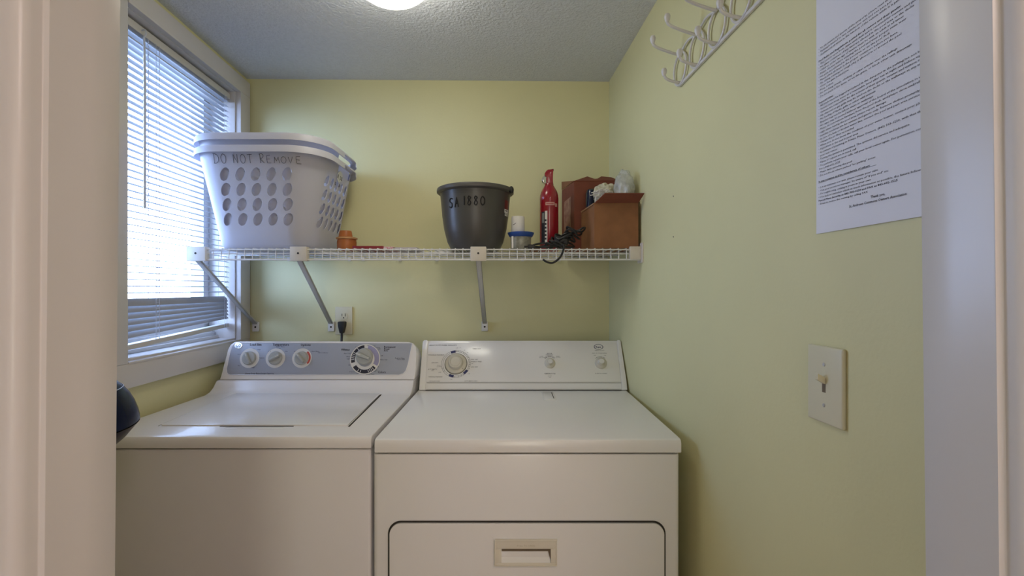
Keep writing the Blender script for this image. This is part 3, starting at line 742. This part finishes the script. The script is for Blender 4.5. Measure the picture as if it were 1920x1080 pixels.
bm = bmesh.new(); handwrite(bm, 'SA', -.087, .2725, .0200, .0310, .0235, lambda u, v: bsurf(u, v, .0004), .0022)
handwrite(bm, '1880', -.030, .2775, .0180, .0290, .0220, lambda u, v: bsurf(u, v, .0004), .0022)
obj('handwriting', bm, mat('marker_ink', (.003, .003, .004), .7, noise=.1), bk)
bm = bmesh.new()
def patch(bm, f, u0, u1, v0, v1, n=8, mi=0):
    g = bmesh.new(); pr = None
    for i in range(n+1):
        u = u0+(u1-u0)*i/n; q = [g.verts.new(f(u, v0)), g.verts.new(f(u, v1))]
        if pr: g.faces.new((pr[0], q[0], q[1], pr[1]))
        pr = q
    join(bm, g, mi)
patch(bm, lambda u, v: bsurf(u, v, .0006), .128, .158, .275, .305, 8, 0); patch(bm, lambda u, v: bsurf(u, v, .0006), .126, .160, .262, .2745, 8, 1)
patch(bm, lambda u, v: bsurf(u, v, .0009), .132, .150, .268, .271, 4, 2); patch(bm, lambda u, v: bsurf(u, v, .0006), .130, .158, .252, .2605, 8, 1); patch(bm, lambda u, v: bsurf(u, v, .0009), .135, .152, .256, .2575, 4, 2)
obj('sticker', bm, None, bk, mats=[M['darkred'], M['white'], M['ink']], label='dark red and white price sticker')
# ------------------------------------------------------------------ jar with blue lid, white carton
t = thing('lidded_jar', 'clear round tub with a flat blue lid, right of the bucket', 'jar', A(.036, 1.622, SZ))
bm = bmesh.new(); lathe(bm, [(0, 0), (.031, 0), (.034, .004), (.0355, .046), (.0345, .050), (0, .050)], A(.036, 1.622, SZ), 40); obj('tub', bm, M['glassjar'], t)
bm = bmesh.new(); lathe(bm, [(.0365, .044), (.040, .046), (.0450, .0555), (.0455, .0590), (.043, .060), (.036, .058), (0, .058)], A(.036, 1.622, SZ), 40); obj('lid', bm, M['blue'], t)
bm = bmesh.new(); box(bm, .004, .010, 1.5865, 1.5875, SZ+.004, SZ+.044, A); obj('label_strip', bm, M['white'], t)
bm = bmesh.new(); lathe(bm, [(0, .060), (.0225, .060), (.0232, .062), (.0225, .114), (.0215, .1155), (0, .1155)], A(.026, 1.628, SZ), 32)
o = obj('paper_carton', bm, M['white']); 
bm = bmesh.new(); tube(bm, [A(.009+.0*1, 1.6115, .219), A(.014, 1.6085, .222), A(.019, 1.606, .225)], .0008, 5); obj('printed_mark', bm, M['ink'], o)
tag(o, 'small plain white carton standing on the blue lid', 'carton')
# ------------------------------------------------------------------ fire extinguisher
FX, FY = .1395, 1.70
fe = thing('fire_extinguisher', 'small red fire extinguisher between the blue-lidded tub and the boxes', 'fire extinguisher', A(FX, FY, SZ))
bm = bmesh.new(); lathe(bm, [(0, 0), (.030, 0), (.0335, .005), (.0338, .190), (.0325, .203), (.0285, .217), (.022, .229), (.0165, .238), (.0155, .246), (0, .247)], A(FX, FY, SZ), 40); obj('cylinder_body', bm, M['red'], fe)
bm = bmesh.new()
prism(bm, [(-.012, .240), (.014, .240), (.0130, .262), (.0140, .285), (.0150, .295), (-.004, .295), (-.011, .290), (-.0165, .281), (-.0155, .274), (-.0105, .270)],
      lambda x, z: A(FX+x, FY-.012, SZ+z), lambda x, z: A(FX+x, FY+.012, SZ+z), bev=.003, seg=2)
obj('valve_housing', bm, M['red'], fe)
bm = bmesh.new()
prism(bm, [(-.018, .272), (-.010, .286), (-.002, .295), (.0155, .298), (.0165, .292), (.008, .283), (-.004, .279)], lambda x, z: A(FX+x, FY-.009, SZ+z), lambda x, z: A(FX+x, FY+.009, SZ+z), bev=.002)
obj('lever', bm, M['darkred'], fe)
bm = bmesh.new(); lathe(bm, [(0, 0), (.0115, 0), (.0120, .006), (.0100, .008), (.0095, .0065), (0, .0065)], M4=basis(A(FX-.0195, FY-.010, SZ+.256), (.75, .66, 0), (0, 0, 1)), n=28, sx=.9, sy=1.25)
obj('pressure_gauge', bm, M['chrome'], fe)
def fsurf(u, z, off=.0005):
    r = .0338+off; a = u/r-math.pi/2; return Vector((FX+r*math.cos(a), FY+r*math.sin(a), E+z))
bm = bmesh.new(); patch(bm, fsurf, -.016, .018, .297, .308, 8, 0); patch(bm, fsurf, .020, .030, .292, .304, 4, 0); patch(bm, lambda u, z: fsurf(u, z, .0007), -.013, .014, .3010, .3035, 8, 1)
obj('name_label', bm, None, fe, mats=[mat('pink_label', (.62, .33, .30), .5, noise=.05), mat('label_print', (.40, .06, .07), .5, noise=.05)], label='pale band across the red cylinder')
bm = bmesh.new(); patch(bm, fsurf, -.034, -.018, .160, .275, 8, 0); patch(bm, fsurf, -.018, -.009, .160, .277, 4, 1)
for i in range(6): patch(bm, lambda u, z: fsurf(u, z, .0007), -.018+.0, -.012, .175+.013*i, .182+.013*i, 3, 0)
patch(bm, lambda u, z: fsurf(u, z, .0007), -.031, -.021, .235, .270, 5, 2)
obj('instruction_label', bm, None, fe, mats=[M['ink'], M['white'], mat('label_grey', (.22, .23, .24), .5, noise=.1)], label='black and white instruction label')
# ------------------------------------------------------------------ power cord
bm = bmesh.new(); rr = random.Random(3)
P = [A(.070, 1.575, SZ+.004), A(.080, 1.60, SZ+.016), A(.110, 1.61, SZ+.022), A(.150, 1.605, SZ+.020), A(.158, 1.585, SZ+.012), A(.120, 1.57, SZ+.006), A(.085, 1.585, SZ+.008), A(.100, 1.62, SZ+.010),
     A(.170, 1.625, SZ+.030), A(.205, 1.64, SZ+.026), A(.215, 1.60, SZ+.008), A(.170, 1.58, SZ+.010), A(.140, 1.58, SZ+.020), A(.150, 1.56, SZ+.024), A(.172, 1.552, SZ+.012),
     A(.168, 1.547, SZ-.020), A(.150, 1.541, SZ-.045), A(.128, 1.546, SZ-.052), A(.112, 1.55, SZ-.040)]
P = P[:15]+[A(.174, 1.526, SZ+.004), A(.163, 1.524, SZ-.028), A(.140, 1.526, SZ-.048), A(.120, 1.526, SZ-.047), A(.106, 1.530, SZ-.038)]
tube(bm, smoothpath(P, 8), .0034, 8)
for k in range(8):
    C0 = A(.150+.010*k, 1.60+.006*(k % 3), SZ+.012+.0045*(k % 4))
    tube(bm, smoothpath([C0+Vector((.030*math.cos(a)+rr.uniform(-.006, .006), .018*math.sin(a), .010*math.sin(a*2+k)+.006*k)) for a in [i*2*math.pi/8 for i in range(8)]], 5, True), .0034, 8, closed=True)
o = obj('power_cord', bm, M['black'])
bm = bmesh.new(); box(bm, .150, .196, 1.592, 1.628, SZ+.022, SZ+.046, lambda a, b, c: A(a, b, c-.25*(a-.165)), .006, 3)
obj('adapter', bm, M['black'], o)
bm = bmesh.new(); box(bm, .058, .082, 1.562, 1.580, SZ+.001, SZ+.014, A, .003); obj('plug', bm, M['black'], o)
for q in (1.567, 1.575):
    bm = bmesh.new(); box(bm, .046, .060, q-.001, q+.001, SZ+.005, SZ+.010, A); obj('prong', bm, M['gap'], o)
tag(o, 'tangled black power cord on the shelf, one loop hanging through the wires', 'cable')
# ------------------------------------------------------------------ cardboard boxes
def quadbox(bm, C, z0, z1, th=.003, mi=0):
    """open box from four plan corners"""
    n = len(C); cen = Vector((sum(c[0] for c in C)/n, sum(c[1] for c in C)/n))
    I = [tuple(Vector(c).lerp(cen, th/((Vector(c)-cen).length))) for c in C]
    g = bmesh.new()
    o0 = [g.verts.new(A(*c, z0)) for c in C]; o1 = [g.verts.new(A(*c, z1)) for c in C]
    i0 = [g.verts.new(A(*c, z0+th)) for c in I]; i1 = [g.verts.new(A(*c, z1)) for c in I]
    g.faces.new(o0); g.faces.new(i0)
    for k in range(n):
        j = (k+1) % n
        g.faces.new((o0[k], o0[j], o1[j], o1[k])); g.faces.new((i0[k], i0[j], i1[j], i1[k])); g.faces.new((o1[k], o1[j], i1[j], i1[k]))
    join(bm, g, mi)
def sheet(bm, pts, th, mi=0):
    p = [Vector(q) for q in pts]; nrm = (p[1]-p[0]).cross(p[2]-p[0]).normalized()*th
    prism(bm, list(range(len(p))) and [(i, 0) for i in range(len(p))], lambda i, _: p[i], lambda i, _: p[i]+nrm, mi=mi)
bb = thing('cardboard_box', 'tall reddish-brown cardboard box at the back of the shelf corner', 'box', A(.30, 1.82, SZ))
CB = [(.236, 1.742), (.398, 1.735), (.400, 1.900), (.208, 1.900)]
bm = bmesh.new(); quadbox(bm, CB, SZ, .398); obj('body', bm, M['card2'], bb)
bm = bmesh.new()
sheet(bm, [A(.236, 1.7415, .397), A(.399, 1.7345, .397), A(.380, 1.775, .418), A(.345, 1.79, .425), A(.322, 1.77, .409), A(.290, 1.778, .422), A(.262, 1.77, .408)], .003)
obj('flap', bm, M['card2'], bb)
bm = bmesh.new()
sheet(bm, [A(.2365, 1.7395, .400), A(.2065, 1.8985, .400), A(.206, 1.8985, .432), A(.236, 1.7450, .4010)], .003)
obj('flap', bm, M['card'], bb)
bm = bmesh.new()
fl = lambda s, z: A(.236+(.208-.236)*s-.0008, 1.742+(1.9-1.742)*s, z)
g = bmesh.new(); v = [g.verts.new(fl(*q)) for q in ((.25, .17), (.80, .17), (.80, .345), (.25, .350))]; g.faces.new(v); join(bm, g)
obj('shipping_label', bm, mat('kraft_label', (.42, .24, .15), .7, col2=(.26, .10, .07), nscale=50), bb)
sb = thing('cardboard_box', 'small open brown cardboard box in front, at the right end of the shelf', 'box', A(.345, 1.62, SZ))
CS = [(.2755, 1.548), (.4175, 1.538), (.409, 1.715), (.2590, 1.722)]
bm = bmesh.new(); quadbox(bm, CS, SZ, .2830); obj('body', bm, M['card'], sb)
bm = bmesh.new(); sheet(bm, [A(.2765, 1.547, .2835), A(.4175, 1.537, .2835), A(.4260, 1.500, .3060), A(.302, 1.507, .3075)], .003); obj('flap', bm, M['card2'], sb)
bm = bmesh.new(); sheet(bm, [A(.2750, 1.550, .283), A(.2590, 1.718, .283), A(.2600, 1.716, .2785), A(.2755, 1.5515, .279)], .003); obj('flap', bm, M['cardedge'], sb)
bm = bmesh.new(); sheet(bm, [A(.4170, 1.545, .284), A(.4100, 1.700, .284), A(.4160, 1.690, .300), A(.4230, 1.560, .304)], .0025); obj('flap', bm, M['cardedge'], sb)
# contents
bm = bmesh.new(); lathe(bm, [(0, 0), (.0205, 0), (.0215, .004), (.0215, .205), (.018, .216), (.010, .221), (0, .222)], A(.2915, 1.690, SZ+.0035), 28)
tag(obj('spray_can', bm, M['can']), 'dark blue round-topped can standing in the small open box', 'can')
def crumple(c, r, sc, seed, amp, n=4, mod=None):
    g = bmesh.new(); bmesh.ops.create_icosphere(g, subdivisions=n, radius=1); R = random.Random(seed)
    dirs = [(Vector((R.gauss(0, 1), R.gauss(0, 1), R.gauss(0, 1))).normalized(), R.uniform(3, 9), R.uniform(0, 6)) for _ in range(9)]
    for v in g.verts:
        d = v.co.normalized(); s = 1+amp*sum(abs(math.sin(d.dot(a)*f+p)) for a, f, p in dirs)/9*2-amp
        p = Vector((d.x*sc[0], d.y*sc[1], d.z*sc[2]))*r*s
        v.co = Vector(c)+p
    return g
g = crumple(A(.330, 1.632, .325), 1, (.036, .038, .034), 5, .45)
g2 = crumple(A(.315, 1.592, .302), 1, (.026, .028, .020), 8, .5); join(g, g2)
o = obj('crumpled_cloth', g, M['cloth'])
bm = bmesh.new(); R = random.Random(5)
for i in range(22):
    x0 = .300+R.uniform(-.01, .03); y0 = 1.575+R.uniform(-.01, .03); z0 = .302+R.uniform(-.004, .018)
    tube(bm, smoothpath([(x0+.02, y0, E+z0), (x0+R.uniform(-.02, .01), y0-.01, E+z0+R.uniform(.003, .014)), (x0-R.uniform(.008, .030), y0-.012, E+z0+R.uniform(-.010, .008))], 5), .0016, 6)
obj('drawstring', bm, M['white'], o)
tag(o, 'crumpled cream cloth with white strings spilling from the small open box', 'cloth')
g = crumple(A(.383, 1.590, .333), 1, (.031, .042, .062), 11, .30, 4)
o = obj('plastic_bag', g, M['bag'])
g = crumple(A(.380, 1.590, .318), 1, (.021, .030, .036), 14, .4, 3); obj('bag_contents', g, M['white'], o)
tag(o, 'puffed clear plastic bag standing in the small open box against the wall', 'bag')
# ------------------------------------------------------------------ orange tub, red booklet and flat items
t = thing('plastic_tub', 'small orange plastic tub on the shelf behind the laundry baskets', 'tub', A(-.5760, 1.66, SZ))
bm = bmesh.new(); lathe(bm, [(0, 0), (.029, 0), (.032, .004), (.033, .030), (.0315, .040), (0, .041)], A(-.576, 1.66, SZ), 32); obj('tub_body', bm, M['orange'], t)
bm = bmesh.new(); lathe(bm, [(.031, .040), (.0365, .041), (.0365, .046), (.030, .048), (0, .048)], A(-.576, 1.66, SZ), 32); obj('tub_rim', bm, M['orangelid'], t)
bm = bmesh.new(); lathe(bm, [(.024, .048), (.0205, .068), (.019, .0705), (0, .071)], A(-.580, 1.66, SZ), 32); obj('tub_cap', bm, M['orange'], t)
bm = bmesh.new(); box(bm, -.537, -.432, 1.60, 1.75, SZ, SZ+.0125, A, .002); o = obj('booklet', bm, M['redpaper'])
bm = bmesh.new(); box(bm, -.4315, -.398, 1.60, 1.74, SZ, SZ+.010, A, .001); oo = obj('booklet_pages', bm, mat('striped_pages', (.70, .62, .62), .7, col2=(.5, .12, .14), nscale=200), o)
tag(o, 'thin dark red flat box lying on the shelf beside the orange tub', 'flat box')
bm = bmesh.new(); box(bm, -.392, -.318, 1.60, 1.73, SZ, SZ+.008, A, .001); tag(obj('paper_pad', bm, mat('mauve_paper', (.50, .45, .47), .7, noise=.05)), 'pale mauve flat pad lying between the red box and the bucket', 'pad')
bm = bmesh.new(); box(bm, -.290, -.222, 1.80, 1.90, SZ, SZ+.014, A, .002); tag(obj('paper_stack', bm, M['white']), 'small white stack of paper lying behind the left of the bucket', 'paper')
bm = bmesh.new(); box(bm, .075, .125, 1.80, 1.88, SZ, SZ+.028, A, .002); 
tag(obj('flat_carton', bm, M['card']), 'low brown carton lying behind the black cord', 'carton')
# ------------------------------------------------------------------ electrical outlet and plug
OX = -.679; OZ = -.1290
ow = thing('wall_outlet', 'almond duplex outlet on the back wall behind the washing machine', 'outlet', BW(OX, .003, OZ-.057))
bo = lambda a, b, c: BW(a, b, c)
bm = bmesh.new(); box(bm, OX-.035, OX+.035, 0, .0065, OZ-.057, OZ+.057, bo, .002, 3); obj('cover_plate', bm, M['almond'], ow)
bm = bmesh.new()
for dz in (.0195, -.0195): prism(bm, rrect(OX-.0165, OX+.0165, OZ+dz-.014, OZ+dz+.014, .011, 5), lambda x, z: BW(x, .005, z), lambda x, z: BW(x, .0082, z), bev=.0006)
rc = obj('receptacle', bm, M['almond'], ow)
bm = bmesh.new()
for dz in (.0195, -.0195):
    box(bm, OX-.0078, OX-.0055, .0080, .0085, OZ+dz-.001, OZ+dz+.009, bo); box(bm, OX+.0055, OX+.0080, .0080, .0085, OZ+dz-.002, OZ+dz+.010, bo)
    box(bm, OX-.0022, OX+.0022, .0080, .0085, OZ+dz-.0095, OZ+dz-.005, bo)
obj('slot', bm, M['gap'], rc)
bm = bmesh.new(); lathe(bm, [(0, .0015), (.0025, .001), (.003, 0)], M4=basis(BW(OX, .0065, OZ), (1, 0, 0), (0, 0, 1)), n=14); obj('screw', bm, M['cream'], ow)
pz = OZ-.0195
bm = bmesh.new()
P = [(-.0165, .013), (-.0145, .017), (.0145, .017), (.0165, .013), (.0155, -.002), (.0075, -.030), (-.0075, -.030), (-.0150, -.002)]
prism(bm, P, lambda x, z: BW(OX-.003+x, .0087, pz+z), lambda x, z: BW(OX-.003+x*.86, .030, pz+z), bev=.003, seg=2)
tube(bm, smoothpath([BW(OX-.003, .020, pz-.027), BW(OX-.003, .021, pz-.05), BW(OX-.002, .028, pz-.10), BW(OX, .04, pz-.30), BW(OX, .04, -E+.05)], 6), .0048, 8)
tag(obj('appliance_plug', bm, M['black']), 'black plug and cord in the lower socket of the back wall outlet', 'plug')
# ------------------------------------------------------------------ light switch
sw = thing('light_switch', 'almond toggle light switch on the right wall near the doorway', 'light switch', RW(.003, .697, -.198))
bm = bmesh.new(); box(bm, 0, .0065, .660, .732, -.1985, -.0845, RW, .003, 3); obj('switch_plate', bm, M['almond'], sw)
bm = bmesh.new(); box(bm, .0060, .0068, .6925, .6995, -.1525, -.1315, RW); obj('toggle_slot', bm, mat('brown_slot', (.16, .12, .07), .6, noise=.1), sw)
bm = bmesh.new(); box(bm, .0030, .0180, .6925, .6995, 0, .010, lambda n, y, z: RW(n, y, -.1420+z+.55*(n-.003)), .0012); obj('toggle', bm, M['cream'], sw)
bm = bmesh.new()
bm.free()
for z in (-.1115, -.1715):
    bm = bmesh.new(); lathe(bm, [(0, .0012), (.0022, .001), (.003, 0)], M4=basis(RW(.0065, .696, z), (0, -1, 0), (0, 0, 1)), n=14); obj('plate_screw', bm, M['galv'], sw)
for i, (y, z) in enumerate(((1.274, .2508), (1.274, .1412))):
    bm = bmesh.new(); lathe(bm, [(0, .0012), (.0016, .0008), (.0022, 0)], M4=basis(RW(0, y, z), (0, -1, 0), (0, 0, 1)), n=12)
    tag(obj('nail', bm, M['gap']), ('upper' if i == 0 else 'lower')+' of two tiny nails in the right wall beside the shelf end', 'nail')
# ------------------------------------------------------------------ notice
no = thing('printed_notice', 'white sheet of dense black print taped to the right wall by the doorway', 'notice', RW(.002, .61, .083))
NW = .2160; NB = .0840; NT = .4540; NL = .7197
bm = bmesh.new()
OFF = lambda i: .0008+.0010*math.sin(i/12*math.pi)
pp = [(NL-NW*i/12, OFF(i)+.0004) for i in range(13)]+[(NL-NW*i/12, OFF(i)) for i in range(12, -1, -1)]
prism(bm, pp, lambda y, n: RW(n, y, NB), lambda y, n: RW(n, y, NT))
obj('sheet', bm, M['paper'], no, smooth=False)
LN = """Association
|
-To all owners and guests of the property, please read the following
-Parking is limited to two vehicles per unit and one pass per vehicle must be
-displayed at all times in the window of the vehicle while it is parked here
|
*Pool Rules and Regulations, posted for all owners and their guests:
-The pool is open from dawn until dusk and is reserved for owners and guests
-No glass containers of any kind are allowed in the pool area or the decks
-Children under the age of twelve must be with an adult at all times
-Please shower before entering the pool and wear proper swim wear
-No pets are allowed in the pool area or on the pool deck
-Please place all trash in the proper containers before you leave
-No diving, running or rough play is allowed in or around the pool
-Close the gate behind you
-Keep it shut
-Do not hang towels, clothing or other articles over the railings
-Do not park in fire lanes, or on the grass, or block other unit driveways
|
*General rules:
-All trash must be bagged and placed in the dumpster in the parking lot, not beside
-Guests must keep noise at a reasonable level after ten at night and before eight
-Owners are responsible for the actions of their guests, tenants and visitors to it
-No charcoal or gas grills may be used on the decks or the walkways at any time
-No feeding of ducks, gulls or other wild animals
-Bicycles may not be left on stairs or walkways
-No signs may be posted without approval of the board of the association in writing
-Please do not remove furniture from the pool deck, and please close umbrellas at
-night when leaving the pool area; please report damage
-Laundry machines are for owners and guests only. Remove clothes promptly
-In case of a leak or broken water line, contact the pool and pest area service
-Change the air filter as needed
-When you do not know the condition of your water heater, contact your plumber
-A problem in the unit is your area
-In matters of plumbing in Private Phase Owners, (843) 503-1220, with that the
-your unit owner
-Testing the system is permitted. The systems did service and adequate.
-If you or a guest are in need, call
-To perform repairs your calls, call your local owner again. For permission contact your unit
 For a 843-602-1525
-Please limit entering the pool
-Do not block others parked "no parking" zones
|
_In any occasion and be considerate of others:
|
-Let us maintain our unit, please remain your calm
-Out your previous manager, be aware of "if you and" etc
-To neighboring, setting is yours in your own
-Use indoor switches which at much information as possible, the future follow-up and
*Pawed Plans Security at 843 705-1220 and FAX at 843-602-1525
-Email to notice the owning by calling FAX""".split('\n')
bm = bmesh.new(); z = .4545; ws = []
LN = LN[::-1]; z = .1270; zz = []
for s in LN:
    if s == '|': z += .0038; continue
    zz.append((s, z)); z += .00500 if z < .30 else .00490
for s, z in zz:
    if z > NT-.006: continue
    w = .012; ind = 0; tx = s
    if s[0] == '-': tx = '• '+s[1:]
    elif s[0] in '*_': tx = s[1:]; w = .04
    n_ = len(tx)
    if s == 'Association': continue
    text(bm, tx, .0037, basis(RW(.0024, NL-.0065, z), (K, -1, 0), (0, 0, 1)), 'LEFT', w*.6, 1, 1.42)
    if s[0] == '_':
        a = RW(.0024, NL-.0065, z-.0007); b = RW(.0024, NL-.0065-.00235*n_*1.0, z-.0007); tube(bm, [a, b], .00018, 4)
text(bm, 'Thank you,', .0050, basis(RW(.0026, .6050, .1185), (K, -1, 0), (0, 0, 1)), 'CENTER', .012, 1)
text(bm, 'St. Andrews Commons Owners Association', .0050, basis(RW(.0026, .6080, .1125), (K, -1, 0), (0, 0, 1)), 'CENTER', .012, 1)
text(bm, 'Association', .0052, basis(RW(.0024, .675, .4400), (K, -1, 0), (0, 0, 1)), 'CENTER', .012, 1)
# keep print inside the sheet
for v in list(bm.verts):
    if v.co.y < NL-NW+.003: v.co = RW(.0024, NL-NW+.003, v.co.z-E)
obj('printed_text', bm, M['ink'], no)
# ------------------------------------------------------------------ coat rack on the right wall
ck = thing('hook_rack', 'white metal hook rack with knobbed double hooks high on the right wall', 'hook rack', RW(.005, .95, .52))
ys = [1.216-.0972*i for i in range(6)]
bm = bmesh.new(); yE = ys[-1]-.02
box(bm, .000, .007, yE, 1.222, .5240, .5315, RW, .002, 3)
tube(bm, smoothpath([RW(.006, y, .606+dz) for yy in ys for y, dz in ((yy, 0), (yy-.0486, .010))][:-1], 6), .0028, 8)
for y in ys:
    tube(bm, [RW(.006, y+.038*math.cos(a), .5680+.040*math.sin(a)) for a in [i*2*math.pi/28 for i in range(28)]], .0029, 8, closed=True)
obj('rack_frame', bm, M['rackw'], ck)
for y in ys:
    bm = bmesh.new()
    tube(bm, smoothpath([RW(.004, y, .5320), RW(.022, y, .5350), RW(.040, y, .5420), RW(.046, y, .5500), RW(.047, y, .5570)], 5), .0036, 10)
    lathe(bm, [(0, -.012), (.0036, -.011), (.0056, -.006), (.0070, -.001), (.0073, .003), (.0055, .0080), (0, .0095)], RW(.047, y, .560), 18)
    obj('hook', bm, M['rackw'], ck)
    bm = bmesh.new()
    tube(bm, smoothpath([RW(.006, y, .603), RW(.030, y, .610), RW(.062, y, .6220), RW(.074, y, .6300), RW(.076, y, .6400)], 5), .0036, 10)
    lathe(bm, [(0, -.012), (.0036, -.011), (.0056, -.006), (.0070, -.001), (.0073, .003), (.0055, .0080), (0, .0095)], RW(.076, y, .644), 18)
    obj('hook', bm, M['rackw'], ck)
# ------------------------------------------------------------------ dark blue domed canister behind the left jamb
kx, ky, kz = -.832, .80, -.245
cn = thing('domed_canister', 'glossy dark blue rounded canister half hidden behind the left doorway trim', 'canister', A(kx, ky, -E))
bm = bmesh.new()
lathe(bm, [(r*.94, kz+h*.98) for r, h in ((.1705, .001), (.1700, .008), (.1675, .020), (.1625, .035), (.155, .050), (.145, .064), (.132, .078), (.116, .090), (.096, .101), (.070, .110), (.035, .116), (0, .118))], (kx, ky, E), 64)
obj('dome_lid', bm, M['navyc'], cn)
bm = bmesh.new()
lathe(bm, [(0, -E), (.13, -E), (.135, -E+.02), (.09, -E+.08), (.07, -.55), (.060, -.42), (.085, -.325), (.113, -.297), (.141, kz-.026), (.1603, kz-.001)], (kx, ky, E), 64)
obj('body', bm, M['navyc'], cn)
bm = bmesh.new(); lathe(bm, [(.1354, kz+.0635), (.1361, kz+.0643), (.1350, kz+.0649)], (kx, ky, E), 64); obj('pale_line', bm, M['panel'], cn, label='thin pale line around the dome')  # thin pale ring laid on the dome
